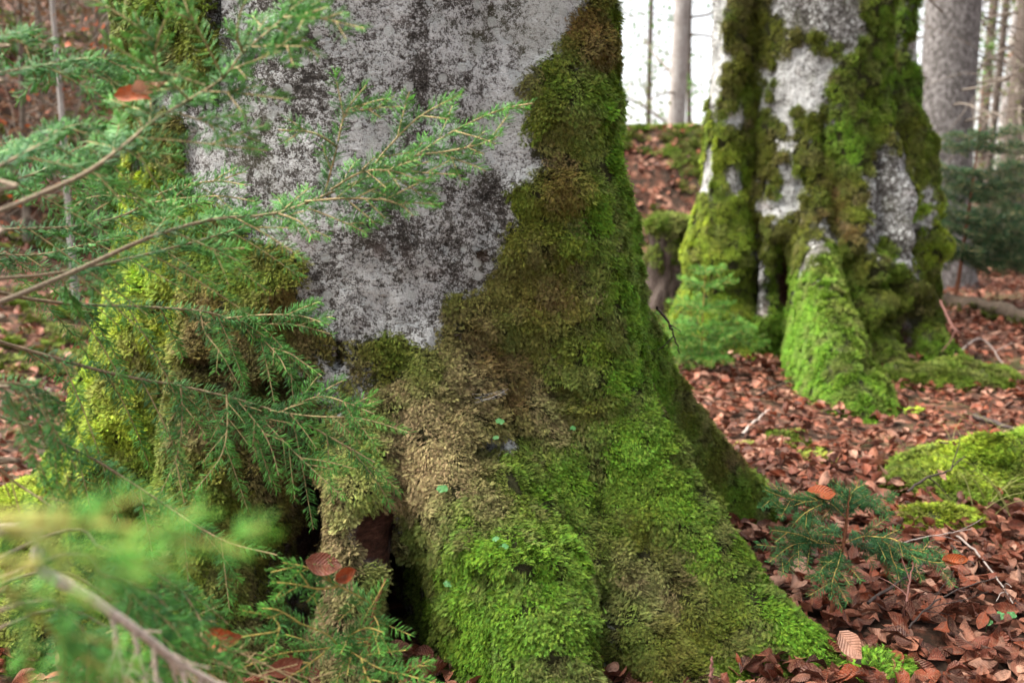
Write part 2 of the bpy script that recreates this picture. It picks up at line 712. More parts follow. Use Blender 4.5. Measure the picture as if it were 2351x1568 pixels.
def moss_frames(p, n, seed, spin=0.6, jitter=0.12):
    r = np.random.default_rng(seed)
    n = unit(n + r.normal(0, jitter, n.shape))
    down = np.array([0, 0, -1.0]) - n * (n @ np.array([0, 0, -1.0]))[:, None]
    flat = np.linalg.norm(down, axis=1) < 0.25
    down[flat] += r.normal(0, 0.4, (flat.sum(), 3))
    down = down - n * np.sum(down * n, 1)[:, None]
    x = unit(down)
    y = np.cross(n, x)
    a = r.normal(0, spin, len(p))[:, None]
    x, y = np.cos(a) * x + np.sin(a) * y, -np.sin(a) * x + np.cos(a) * y
    return eulers(x, y, n)

# ------------------------------------------------------------------ the ground
def ground_h(x, y):
    x, y = np.asarray(x, float), np.asarray(y, float)
    p = np.stack([x.ravel(), y.ravel(), np.zeros(x.size)], 1)
    h = 0.05 * fbm(p, 0.8, 3, 5).reshape(x.shape) + 0.018 * fbm(p, 4.0, 3, 9).reshape(x.shape)
    edge = 5.9 + 0.35 * np.sin(x * 1.7)
    bank = 1.12 * sstep(0, 1.25, y - edge) * sstep(2.6, 1.7, x)
    h = h + bank
    h = h + sstep(6.5, 12, y) * 0.12 * sstep(2.5, -3, x) * np.clip(y - 6, 0, 8)
    h = h + 0.30 * np.clip(-x - 1.6, 0, 6) * sstep(2.2, 6, y)
    
    return h


def graded(a, b, n0, fine0, fine1, nf):
    lo = fine0 - np.geomspace(1e-2, fine0 - a, n0)[::-1] if fine0 > a else np.array([])
    hi = fine1 + np.geomspace(1e-2, b - fine1, n0)
    return np.concatenate([lo, np.linspace(fine0, fine1, nf), hi])


gx = graded(-90, 90, 22, -4.0, 4.0, 150)
gy = graded(-30, 150, 22, 0.4, 9.0, 170)
GX, GY = np.meshgrid(gx, gy)
GZ = ground_h(GX, GY)
gv = np.stack([GX.ravel(), GY.ravel(), GZ.ravel()], 1)
w = len(gx)
ii = (np.arange(len(gy) - 1)[:, None] * w + np.arange(w - 1)[None, :]).ravel()
gf = np.stack([ii, ii + 1, ii + w + 1, ii + w], 1)
floor = add('forest_floor', raw_mesh('forest_floor', gv, gf, SOIL))
tag(floor, 'uneven woodland ground of dark soil rising to a low bank behind the trees', 'ground', kind='structure')


# ------------------------------------------------------------------ buttressed trunks as radial surfaces
def ridge_px(C, th, pts):
    """Crest of a root running out in direction th, through traced points: heights and radii."""
    d = np.array([math.sin(th), -math.cos(th)])
    z, R = [], []
    for px, py in pts:
        D = ray(px, py)
        A = np.array([[D[0], -d[0]], [D[1], -d[1]]])
        t, r = np.linalg.solve(A, np.array([C[0] - CAM[0], C[1] - CAM[1]]))
        z.append(CAM[2] + t * D[2])
        R.append(r)
    o = np.argsort(z)
    return np.array(z)[o], np.array(R)[o]


def smax(a, b, k):
    h = np.clip(0.5 + 0.5 * (a - b) / k, 0, 1)
    return b * (1 - h) + a * h + k * h * (1 - h)


def root_R(TH, Z, core, roots, k=0.03):
    R = core(Z, TH)
    for th, zs, rs, wd, sharp, drift in roots:
        rc = np.interp(Z, zs, rs)
        c = th + drift * np.clip(zs[-1] - Z, 0, 2)
        dth = (TH - c + PI) % (2 * PI) - PI
        wz = np.interp(Z, zs, wd) if np.ndim(wd) else wd
        sg = np.arctan2(wz, np.maximum(rc, 0.1))
        c0 = core(Z, TH)
        ridge = c0 + (rc - c0) * np.exp(-(np.abs(dth) / sg) ** sharp)
        R = smax(R, np.where(rc > c0 * 0.9, ridge, 0), k)
    return R


def radial_mesh(C, ths, zs, Rf, lean=(0, 0)):
    TH, Z = np.meshgrid(ths, zs)
    R = Rf(TH, Z)
    X = C[0] + lean[0] * Z + R * np.sin(TH)
    Y = C[1] + lean[1] * Z - R * np.cos(TH)
    v = np.stack([X.ravel(), Y.ravel(), Z.ravel()], 1)
    n, w = len(zs), len(ths)
    i = np.arange(n - 1)[:, None] * w
    j = np.arange(w)[None, :]
    k = (j + 1) % w
    f = np.stack([i + j, i + k, i + w + k, i + w + j], -1).reshape(-1, 4)
    return v, f, TH.ravel(), Z.ravel(), R.ravel()


def dent(v, TH, pxs, dents, C):
    """Push the surface in (or out) around traced spots on the side that faces the photograph."""
    px, py, _ = pxs
    out = np.stack([np.sin(TH), -np.cos(TH), np.zeros(len(TH))], 1)
    front = np.cos(TH) > -0.1
    amt = np.zeros(len(v))
    for x, y, rx, ry, dp, hard in dents:
        q = np.sqrt(((px - x) / rx) ** 2 + ((py - y) / ry) ** 2)
        amt += np.where(front, -dp * (1 - sstep(1 - hard, 1 + 0.25 * hard, q)), 0)
    return v + out * amt[:, None], amt


GREEN = (0.125, 0.265, 0.020)
BRIGHT = (0.158, 0.335, 0.030)
YGREEN = (0.31, 0.41, 0.035)
OLIVE = (0.115, 0.125, 0.018)
OLGREEN = (0.115, 0.175, 0.018)
BROWN = (0.17, 0.108, 0.036)
TAN = (0.50, 0.385, 0.195)
DTAN = (0.30, 0.235, 0.12)
DBROWN = (0.060, 0.042, 0.016)

# ---- the great beech in front
C1 = np.array([-0.32, 2.22])
D2R = math.radians
beech = empty('beech_tree', (C1[0], C1[1], 0), 'huge old beech with pale lichen bark and a mossy buttressed foot, filling the middle', 'tree', None)


def core1(z, th):
    r = 0.452 + 0.075 * np.exp(-np.clip(z, -0.2, 9) / 0.45) - 0.02 * np.clip(z - 1.2, 0, 3)
    r = r + 0.012 * np.sin(3 * th + 0.6) + 0.008 * np.sin(7 * th + 2.0 + 0.6 * z)
    return r


zA, rA = ridge_px(C1, D2R(56), [(1418, 100), (1440, 400), (1472, 700), (1500, 850), (1555, 1000), (1650, 1180), (1770, 1350), (1960, 1540), (2090, 1640)])
zE, rE = ridge_px(C1, D2R(101), [(1436, 380), (1462, 480), (1500, 640), (1555, 800), (1612, 920), (1700, 1040), (1800, 1150), (1960, 1260)])
zD, rD = ridge_px(C1, D2R(-80), [(296, 0), (272, 300), (246, 520), (182, 750), (118, 1000), (40, 1100), (-120, 1170)])
rA, rE, rD = rA - 0.045, rE - 0.045, rD - 0.06
zs = np.array
ROOTS1 = [
    (D2R(56), zA, rA, 0.17, 2.4, 0),
    (D2R(101), zE, rE, 0.11, 2.2, 0),
    (D2R(-80), zD, rD, 0.20, 2.0, 0),
    (D2R(27), zs([-.2, 0, .1, .17, .25, .31, .37, .45, .6]), zs([1.02, .94, .89, .85, .78, .69, .61, .55, .48]), 0.155, 3.0, 0.05),
    (D2R(5), zs([-.2, 0, .1, .2, .3, .4, .5]), zs([.76, .70, .68, .65, .62, .57, .48]), 0.085, 2.6, 0),
    (D2R(-22), zs([-.2, 0, .12, .25, .4, .55, .7]), zs([.86, .79, .72, .66, .61, .56, .48]), 0.17, 2.5, 0),
    (D2R(-50), zs([-.2, 0, .15, .3, .5, .75]), zs([.96, .85, .73, .65, .57, .47]), 0.19, 2.0, 0),
    (D2R(43), zs([-.2, 0, .12, .25, .4, .6]), zs([1.15, 1.0, .80, .68, .59, .48]), 0.13, 2.2, 0),
    (D2R(50), zs([-.2, 0, .12, .25, .4, .6]), zs([1.15, 1.02, .84, .71, .60, .48]), 0.11, 2.2, 0),
    (D2R(150), zs([-.2, 0, .3, .7]), zs([1.2, 1.0, .75, .5]), 0.15, 2.2, 0),
    (D2R(-140), zs([-.2, 0, .3, .7]), zs([1.2, 1.0, .75, .5]), 0.15, 2.2, 0),
]


def R1(TH, Z):
    R = root_R(TH, Z, core1, ROOTS1, 0.02)
    p = np.stack([np.sin(TH).ravel() * 0.6, np.cos(TH).ravel() * 0.6, Z.ravel()], 1)
    low = sstep(0.95, 0.35, Z)
    R = R + (fbm(p, 5.0, 3, 31).reshape(R.shape) * (0.012 + 0.028 * low)) + fbm(p, 16.0, 3, 37).reshape(R.shape) * (0.0035 + 0.010 * low)
    return R


th1 = np.concatenate([np.linspace(D2R(-112), D2R(132), 440), np.linspace(D2R(132), D2R(248), 50)[1:-1]])
z1 = np.concatenate([np.linspace(-0.12, 1.5, 300), 1.5 + np.geomspace(0.03, 4.5, 26)])
v1, f1, TH1, Z1, _ = radial_mesh(C1, th1, z1, R1)
pp = proj(v1)
HOLES1 = [(700, 1195, 52, 115, 0.34, .35), (660, 1350, 95, 115, 0.45, .3), (932, 1425, 62, 150, 0.45, .3), (1118, 1036, 44, 32, 0.10, .6),
          (772, 815, 20, 34, 0.05, .6), (630, 890, 70, 34, 0.09, .7), (1388, 1450, 34, 190, 0.20, .6), (560, 975, 40, 120, 0.06, .8),
          (1290, 905, 70, 22, 0.035, .9), (500, 840, 90, 30, 0.05, .8), (1365, 1130, 20, 120, 0.03, .9), (905, 1260, 14, 60, 0.05, .8)]
v1, am1 = dent(v1, TH1, pp, HOLES1, C1)
v1, _ = dent(v1, TH1, pp, [(494, 60, 11, 190, 0.05, .9), (862, 1225, 70, 95, 0.035, .9), (590, 650, 120, 90, -0.035, .9), (1180, 1260, 190, 60, -0.03, .9), (1310, 250, 100, 90, -0.03, .9), (1265, 440, 110, 55, -0.032, .9), (1240, 565, 110, 60, -0.025, .9), (1140, 735, 120, 50, -0.022, .9), (1345, 110, 50, 60, -0.02, .9)], C1)
BARE1 = [(488, -300), (486, 60), (478, 180), (440, 250), (428, 330), (432, 420), (500, 500), (560, 545), (640, 560), (690, 600), (702, 700),
         (752, 770), (756, 830), (800, 812), (875, 775), (990, 792), (1025, 742), (1050, 690), (1120, 650), (1138, 560), (1185, 490), (1150, 430),
         (1255, 385), (1215, 285), (1200, 190), (1300, 150), (1308, 70), (1335, 0), (1345, -300)]
px1, py1, _ = proj(v1)
sd = poly_sd(px1, py1, BARE1)
nz = fbm(v1, 14, 4, 51)
front1 = (np.cos(TH1) > -0.05)
moss_f = sstep(-18, 16, sd + nz * 62)
top_strip = (px1 < 495) & (py1 < 480)
moss_f = np.where(top_strip & (px1 > 330), moss_f * sstep(-0.35, 0.25, nz + 0.1), moss_f)
moss_b = sstep(0.3, -0.3, fbm(v1, 2.2, 4, 61) + (Z1 - 0.9) * 0.6)
moss1 = np.where(front1 & (Z1 < 1.9), moss_f, moss_b)
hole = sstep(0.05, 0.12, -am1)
woodm = 1 - sstep(0.75, 1.15, np.hypot((px1 - 860) / 62, (py1 - 1225) / 85) + 0.7 * fbm(v1, 24, 3, 71))
woodm = np.where(front1, woodm, 0)
rot2 = 1 - sstep(0.6, 1.2, np.hypot((px1 - 1130) / 55, (py1 - 1020) / 34) + 0.3 * nz)
moss1 = moss1 * (1 - hole) * (1 - woodm) * (1 - 0.75 * np.where(front1, rot2, 0))
thin = 1 - sstep(40, 120, np.hypot((px1 - 770) / 1.2, py1 - 880))        # thin scrappy moss low on the bare face
moss1 = moss1 * (1 - 0.6 * np.where(front1, thin, 0))
streak = np.zeros(len(v1))
for x0, y0, x1_, y1_, wd, st in ((960, -50, 960, 330, 45, .45), (690, 120, 720, 400, 60, .45), (860, 480, 900, 560, 80, 1.1), (800, 180, 850, 220, 60, .4), (580, 330, 620, 520, 60, .35),
                                 (760, 560, 780, 700, 60, .4), (1120, 440, 1150, 520, 40, .7), (1180, 20, 1200, 200, 30, .3), (440, 40, 460, 200, 60, .8), (1050, 600, 1100, 640, 60, .35), (1020, 80, 1030, 110, 40, -.6), (1200, 120, 1150, 330, 60, -.35), (500, 300, 520, 460, 40, -.4), (880, 640, 960, 640, 70, -.35)):
    ax, ay = px1 - x0, py1 - y0
    ex, ey = x1_ - x0, y1_ - y0
    t = np.clip((ax * ex + ay * ey) / (ex * ex + ey * ey), 0, 1)
    dd = np.hypot(ax - t * ex, ay - t * ey)
    streak += np.where(front1, st * (1 - sstep(0.2 * wd, 1.5 * wd, dd + 25 * nz)), 0)
# the moss cushions stand proud of the bark
out1 = np.stack([np.sin(TH1), -np.cos(TH1), np.zeros(len(TH1))], 1)
cush = moss1 * (0.010 + 0.016 * np.clip(fbm(v1, 11, 3, 81) + 0.25, 0, 1) + 0.006 * fbm(v1, 34, 2, 83))
v1 = v1 + out1 * cush[:, None]
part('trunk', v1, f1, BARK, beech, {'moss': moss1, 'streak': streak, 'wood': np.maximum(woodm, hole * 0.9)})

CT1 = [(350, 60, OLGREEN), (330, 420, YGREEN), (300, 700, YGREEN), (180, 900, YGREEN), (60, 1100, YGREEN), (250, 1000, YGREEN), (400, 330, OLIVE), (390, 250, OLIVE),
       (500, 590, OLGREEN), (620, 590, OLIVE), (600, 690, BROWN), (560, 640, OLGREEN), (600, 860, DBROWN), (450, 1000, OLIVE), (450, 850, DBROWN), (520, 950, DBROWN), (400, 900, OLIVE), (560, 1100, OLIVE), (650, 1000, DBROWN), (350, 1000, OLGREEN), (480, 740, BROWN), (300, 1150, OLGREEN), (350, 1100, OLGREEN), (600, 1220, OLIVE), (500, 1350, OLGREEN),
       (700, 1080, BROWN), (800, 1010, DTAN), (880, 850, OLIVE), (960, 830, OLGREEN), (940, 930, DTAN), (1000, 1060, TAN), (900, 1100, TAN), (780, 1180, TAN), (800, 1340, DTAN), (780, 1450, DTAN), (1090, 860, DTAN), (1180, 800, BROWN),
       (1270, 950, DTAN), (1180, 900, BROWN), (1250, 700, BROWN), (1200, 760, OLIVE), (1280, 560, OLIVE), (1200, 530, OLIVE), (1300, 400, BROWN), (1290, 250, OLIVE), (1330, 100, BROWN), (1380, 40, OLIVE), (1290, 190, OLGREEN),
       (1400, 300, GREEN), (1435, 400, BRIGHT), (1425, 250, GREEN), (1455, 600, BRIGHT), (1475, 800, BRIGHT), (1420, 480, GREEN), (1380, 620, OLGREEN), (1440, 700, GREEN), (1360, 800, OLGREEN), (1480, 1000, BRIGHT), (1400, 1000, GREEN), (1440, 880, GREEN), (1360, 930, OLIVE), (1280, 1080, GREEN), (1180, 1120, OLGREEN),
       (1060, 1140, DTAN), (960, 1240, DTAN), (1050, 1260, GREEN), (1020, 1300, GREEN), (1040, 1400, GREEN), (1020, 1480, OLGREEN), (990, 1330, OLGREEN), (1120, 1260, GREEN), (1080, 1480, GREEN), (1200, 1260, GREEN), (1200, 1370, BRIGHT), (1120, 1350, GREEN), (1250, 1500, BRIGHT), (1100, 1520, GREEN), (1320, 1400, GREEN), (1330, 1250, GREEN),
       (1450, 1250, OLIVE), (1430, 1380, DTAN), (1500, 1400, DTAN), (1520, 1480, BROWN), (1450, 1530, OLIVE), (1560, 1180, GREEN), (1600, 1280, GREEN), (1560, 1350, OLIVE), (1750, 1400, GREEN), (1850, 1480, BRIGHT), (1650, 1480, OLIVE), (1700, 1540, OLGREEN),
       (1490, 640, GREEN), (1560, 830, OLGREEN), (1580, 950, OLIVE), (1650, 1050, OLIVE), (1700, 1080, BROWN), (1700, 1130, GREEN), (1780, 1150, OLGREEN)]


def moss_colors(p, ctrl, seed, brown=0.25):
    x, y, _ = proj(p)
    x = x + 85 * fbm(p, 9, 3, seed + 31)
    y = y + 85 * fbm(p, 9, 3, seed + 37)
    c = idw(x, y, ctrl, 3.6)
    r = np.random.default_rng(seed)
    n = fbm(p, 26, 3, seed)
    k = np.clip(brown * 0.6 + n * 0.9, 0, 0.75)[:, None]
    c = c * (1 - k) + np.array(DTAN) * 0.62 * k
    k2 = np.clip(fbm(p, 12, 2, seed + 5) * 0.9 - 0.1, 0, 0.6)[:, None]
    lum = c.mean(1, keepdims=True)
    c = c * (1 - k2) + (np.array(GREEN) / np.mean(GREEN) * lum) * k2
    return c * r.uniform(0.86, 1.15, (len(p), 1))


def moss_on(parent, v, f, weight, spacing, seed, ctrl, size, name='moss', brown=0.25, colfn=None):
    p, n, fi = scatter_on(v, f, weight, spacing, seed)
    rot = moss_frames(p, n, seed)
    r = np.random.default_rng(seed + 1)
    s = size * r.uniform(0.7, 1.3, (len(p), 1)) * np.array([[1, 1, 1.0]])
    idx = r.integers(0, 9, len(p))
    col = moss_colors(p, ctrl, seed, brown) if colfn is None else colfn(p)
    return scatter(name, p, rot, s, idx, col, GN_MOSS, parent)


fm = moss1[f1].mean(1)
fth = TH1[f1[:, 0]]
fz = Z1[f1[:, 0]]
wgt = np.where(fm > 0.3, sstep(0.3, 0.8, fm), 0) * np.where((np.cos(fth) > -0.45), 1.0, 0.12) * np.where(fz > 1.6, 0.1, 1.0) * np.where(fz < -0.06, 0, 1)
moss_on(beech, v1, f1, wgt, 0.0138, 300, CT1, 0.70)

# ---- the second beech, further back on the right: several stems grown together
C2 = np.array([1.48, 5.0])
beech2 = empty('beech_tree', (C2[0], C2[1], 0), 'moss-draped beech of several fused stems with white lichen patches, behind the huge trunk', 'tree', None)


def core2(z, th):
    r = 0.295 + 0.05 * np.exp(-np.clip(z, -0.2, 9) / 0.6) - 0.012 * np.clip(z - 1.6, 0, 5)
    return r + 0.012 * np.sin(4 * th + 1.0) + 0.008 * np.sin(9 * th + 0.7 * z)


zR, rR = ridge_px(C2, D2R(78), [(2000, 20), (2010, 90), (2055, 180), (2112, 270), (2140, 330), (2150, 420), (2156, 540), (2160, 640), (2150, 740), (2165, 830), (2240, 880)])
ROOTS2 = [
    (D2R(78), zR, rR, 0.20, 2.6, 0),
    (D2R(-13), zs([-.2, 0, .12, .22, .32, .42, .52, .64, .8]), zs([1.75, 1.52, 1.36, 1.18, .98, .76, .58, .42, .33]), zs([.44, .36, .27, .21, .17, .14, .12, .10, .10]), 2.2, 0.12),
    (D2R(18), zs([-.2, 0, .2, .4, .6, .9, 1.2]), zs([.85, .75, .62, .52, .47, .42, .33]), 0.13, 2.4, 0),
    (D2R(42), zs([-.2, 0, .15, .35, .6, .9, 1.2]), zs([1.0, .85, .68, .58, .54, .48, .36]), 0.15, 2.4, 0),
    (D2R(-42), zs([-.2, 0, .2, .4, .7, 1.0]), zs([.58, .50, .44, .41, .37, .32]), 0.09, 2.4, 0),
    (D2R(-100), zs([-.2, 0, .3, .7, 1.3]), zs([.45, .38, .34, .32, .31]), 0.14, 2.4, 0),
    (D2R(150), zs([-.2, 0, .3, .8]), zs([.9, .75, .5, .33]), 0.18, 2.2, 0),
    (D2R(-150), zs([-.2, 0, .3, .8]), zs([.9, .75, .5, .33]), 0.18, 2.2, 0),
]


def R2(TH, Z):
    R = root_R(TH, Z, core2, ROOTS2, 0.03)
    p = np.stack([np.sin(TH).ravel() * 0.5 + 7, np.cos(TH).ravel() * 0.5, Z.ravel()], 1)
    low = sstep(1.5, 0.5, Z)
    return R + fbm(p, 5.5, 3, 131).reshape(R.shape) * (0.012 + 0.038 * low) + fbm(p, 15, 3, 137).reshape(R.shape) * (0.004 + 0.014 * low)


th2 = np.concatenate([np.linspace(D2R(-120), D2R(125), 230), np.linspace(D2R(125), D2R(240), 40)[1:-1]])
z2 = np.concatenate([np.linspace(-0.12, 1.9, 190), 1.9 + np.geomspace(0.04, 5, 24)])
v2, f2, TH2, Z2, _ = radial_mesh(C2, th2, z2, R2)
pq = proj(v2)
v2, am2 = dent(v2, TH2, pq, [(1782, 650, 34, 110, 0.16, .7), (2105, 760, 40, 90, 0.14, .8), (1995, 850, 30, 60, 0.08, .8), (1890, 330, 16, 90, 0.04, .9), (2110, 560, 16, 90, 0.05, .9)], C2)
v2, _ = dent(v2, TH2, pq, [(2030, 612, 62, 42, -0.060, .9), (2062, 545, 42, 36, -0.048, .9), (1990, 722, 42, 42, -0.054, .9), (2045, 690, 36, 34, -0.048, .9), (2120, 800, 60, 60, -.06, .9), (1935, 560, 40, 50, -.05, .9), (2150, 560, 30, 40, -.05, .9), (1990, 655, 30, 14, 0.06, .8), (2040, 655, 40, 12, 0.07, .8), (2030, 740, 30, 20, .06, .8)], C2)
px2, py2, _ = proj(v2)
nz2 = fbm(v2, 7, 4, 151)
front2 = np.cos(TH2) > -0.1
bare = np.zeros(len(v2))
for poly in ([(1800, 110), (1860, 100), (1935, 130), (1890, 190), (1895, 265), (1830, 275), (1830, 340), (1850, 420), (1825, 490), (1775, 520), (1770, 450), (1800, 380), (1795, 290), (1760, 240), (1760, 180)],
             [(1740, -200), (1990, -200), (1990, 40), (1930, 110), (1860, 90), (1770, 60)],
             [(2005, 330), (2060, 310), (2090, 420), (2110, 540), (2100, 620), (2075, 620), (2050, 500), (2030, 500), (2000, 580), (1990, 500), (2000, 420)],
             [(2108, 440), (2140, 430), (2138, 500), (2125, 530)],
             [(1880, 510), (1900, 500), (1905, 560), (1850, 640), (1825, 690), (1815, 680), (1840, 600)],
             [(1700, 560), (1740, 540), (1755, 660), (1770, 740), (1700, 700)]):
    bare = np.maximum(bare, 1 - sstep(-10, 12, poly_sd(px2, py2, poly) + nz2 * 55 + 48 * fbm(v2, 26, 3, 155)))
moss2 = np.where(front2 & (Z2 < 2.1), 1 - bare, sstep(0.2, -0.3, nz2 + (Z2 - 1.2) * 0.5))
moss2 = moss2 * (1 - sstep(0.06, 0.14, -am2))
o2 = np.stack([np.sin(TH2), -np.cos(TH2), np.zeros(len(TH2))], 1)
v2 = v2 + o2 * (moss2 * (0.006 + 0.016 * np.clip(fbm(v2, 7, 3, 161) + 0.2, 0, 1)))[:, None]
strk2 = np.where((px2 > 1990) & (px2 < 2100) & (py2 > 300), 0.45, np.where(py2 > 520, 0.7, np.where(py2 < 110, 0.35, -0.25))) * front2
part('trunk', v2, f2, BARK, beech2, {'moss': moss2, 'streak': strk2, 'wood': sstep(0.06, 0.14, -am2)})
CT2 = [(1780, 60, OLIVE), (1780, 300, OLIVE), (1960, 200, OLGREEN), (2050, 220, GREEN), (1940, 330, GREEN), (2130, 330, OLGREEN), (2150, 480, YGREEN), (2165, 560, YGREEN), (2100, 330, OLIVE), (2060, 280, OLIVE),
       (1900, 430, OLIVE), (1930, 500, BROWN), (1850, 560, OLIVE), (1760, 480, OLIVE), (1730, 400, OLIVE), (1870, 620, GREEN), (1860, 760, BRIGHT), (1800, 830, BRIGHT), (1900, 880, GREEN), (1980, 930, GREEN), (1860, 930, GREEN),
       (2060, 550, OLGREEN), (2040, 620, GREEN), (1980, 600, OLIVE), (2080, 620, OLGREEN), (1990, 740, OLGREEN), (2060, 760, OLIVE), (2160, 820, GREEN), (2110, 690, DBROWN), (2140, 700, OLIVE), (2080, 850, OLGREEN), (1720, 250, OLGREEN)]
fm2 = moss2[f2].mean(1)
wg2 = np.where(fm2 > 0.35, 1, 0) * np.where(np.cos(TH2[f2[:, 0]]) > -0.35, 1, 0.15) * np.where(Z2[f2[:, 0]] > 2.0, 0.15, 1) * np.where(Z2[f2[:, 0]] < -0.08, 0, 1)
moss_on(beech2, v2, f2, wg2, 0.0245, 400, CT2, 0.95, brown=0.18)


def extra_stem(C, pts_r, seed, name, bare_fn, ctrl, lean=(0, 0), sp=0.026, zmax=1.9, top=5.0):
    zz = np.array([a for a, b in pts_r])
    rr = np.array([b for a, b in pts_r])

    def Rf(TH, Z):
        R = np.interp(Z, zz, rr) * (1 + 0.06 * np.sin(3 * TH + seed) + 0.05 * np.sin(5 * TH + Z))
        p = np.stack([np.sin(TH).ravel() * 0.3 + seed, np.cos(TH).ravel() * 0.3, Z.ravel()], 1)
        return R + fbm(p, 6, 3, seed).reshape(R.shape) * 0.03
    th = np.linspace(-PI, PI, 97)[:-1]
    zv = np.concatenate([np.linspace(-0.12, zmax, 120), zmax + np.geomspace(0.05, top, 16)])
    v, f, TH, Z, _ = radial_mesh(C, th, zv, Rf, lean)
    b = bare_fn(v, TH, Z)
    mo = (1 - b)
    v = v + np.stack([np.sin(TH), -np.cos(TH), np.zeros(len(TH))], 1) * (mo * (0.012 + 0.02 * np.clip(fbm(v, 8, 3, seed + 3), 0, 1)))[:, None]
    part('trunk', v, f, BARK, beech2, {'moss': mo, 'streak': np.zeros(len(v)), 'wood': np.zeros(len(v))})
    m = mo[f].mean(1)
    wg = np.where(m > 0.4, 1, 0) * np.where(np.cos(TH[f[:, 0]]) > -0.4, 1, 0.2) * np.where(Z[f[:, 0]] > zmax + .3, 0.1, 1) * np.where(Z[f[:, 0]] < -0.08, 0, 1)
    moss_on(beech2, v, f, wg, sp, seed + 10, ctrl, 1.0, brown=0.15)
    return v


CTL = [(1610, 350, YGREEN), (1590, 480, YGREEN), (1565, 560, YGREEN), (1570, 640, YGREEN), (1640, 300, OLGREEN), (1640, 100, OLIVE), (1680, 300, OLIVE), (1650, 500, OLGREEN), (1690, 100, OLIVE), (1640, 620, OLGREEN)]
extra_stem(np.array([1.05, 4.93]), [(-.15, .34), (0, .27), (.15, .21), (.3, .165), (.36, .18), (.45, .19), (.55, .16), (.7, .125), (1.0, .10), (1.6, .09), (8, .08)], 21, 'stem_left',
           lambda v, T, Z: np.clip(sstep(0.3, 0.6, fbm(v, 5, 3, 171) + 0.35 * (np.sin(T) < -0.75) * (Z > .75) + 0.5 * (Z > 1.2) * (np.sin(T) < -.6)), 0, 1), CTL)
extra_stem(np.array([2.12, 5.75]), [(-.15, .42), (0, .34), (.4, .24), (.9, .19), (1.2, .15), (1.7, .105), (8, .08)], 43, 'stem_back',
           lambda v, T, Z: sstep(0.15, 0.45, fbm(v, 4, 3, 181)), [(2050, 100, OLIVE), (2090, 60, GREEN), (2100, 200, GREEN)], (0.0, 0.0))

# ---- stump with a moss cap, between the two beeches
stx = P(1535, 640, 5.55)
SB = np.array([stx[0], stx[1]])
stump = empty('tree_stump', (SB[0], SB[1], float(ground_h(SB[0], SB[1]))), 'short rotten stump with a yellow-green moss cap left of the mossy fused beech', 'stump')
SBARK = simple_bark('stump_bark', [(0.0, (0.02, 0.014, 0.012)), (0.5, (0.07, 0.05, 0.042)), (0.8, (0.16, 0.13, 0.11)), (1.0, (0.30, 0.29, 0.26))])
sth = np.linspace(-PI, PI, 65)[:-1]
szt = P(1535, 505, 5.55)[2]
szv = np.concatenate([np.linspace(-0.1, szt - 0.03, 30)])


def RS(TH, Z):
    p = np.stack([np.sin(TH).ravel() * 0.3 + 3, np.cos(TH).ravel() * 0.3, Z.ravel()], 1)
    return 0.118 + 0.06 * np.exp(-np.clip(Z, 0, 9) / 0.12) + fbm(p, 7, 3, 91).reshape(TH.shape) * 0.03


vs, fs_, THs, Zs, _ = radial_mesh(SB, sth, szv, RS)
rows = [vs]
top = vs[-64:]
cen = np.array([SB[0], SB[1], szt])
fl = [fs_]
nn = len(vs)
for q, (rr_, zz_) in enumerate(((1.06, 0.012), (1.0, 0.032), (0.8, 0.045), (0.4, 0.045), (0.05, 0.03))):
    ring = cen * (1 - rr_) + top * rr_
    ring[:, 2] = szt - 0.03 + zz_ + 0.012 * fbm(ring, 14, 2, 92)
    rows.append(ring)
    j = np.arange(64)
    k = (j + 1) % 64
    b0 = nn - 64
    fl.append(np.stack([b0 + j, b0 + k, b0 + 64 + k, b0 + 64 + j], 1))
    nn += 64
vs = np.vstack(rows)
fs_ = np.vstack(fl)
part('stump_body', vs, fs_, SBARK, stump)
wgs = np.where(vs[fs_].mean(1)[:, 2] > szt - 0.055, 1.0, 0.12)
moss_on(stump, vs, fs_, wgs, 0.03, 500, [(1535, 500, OLGREEN), (1500, 560, OLIVE), (1580, 520, OLGREEN)], 1.6)

# ------------------------------------------------------------------ fallen leaves
LEAFM = mat_leaf('fallen_leaf', [(0.0, (0.028, 0.008, 0.006)), (0.20, (0.085, 0.018, 0.010)), (0.38, (0.19, 0.042, 0.021)), (0.50, (0.38, 0.15, 0.09)),
                                 (0.62, (0.11, 0.022, 0.011)), (0.76, (0.48, 0.27, 0.19)), (0.88, (0.26, 0.052, 0.018)), (1.0, (0.15, 0.035, 0.018))])
ORANGE = mat_leaf('rust_leaf', [(0.0, (0.33, 0.055, 0.014)), (1.0, (0.42, 0.095, 0.022))], 0.45)


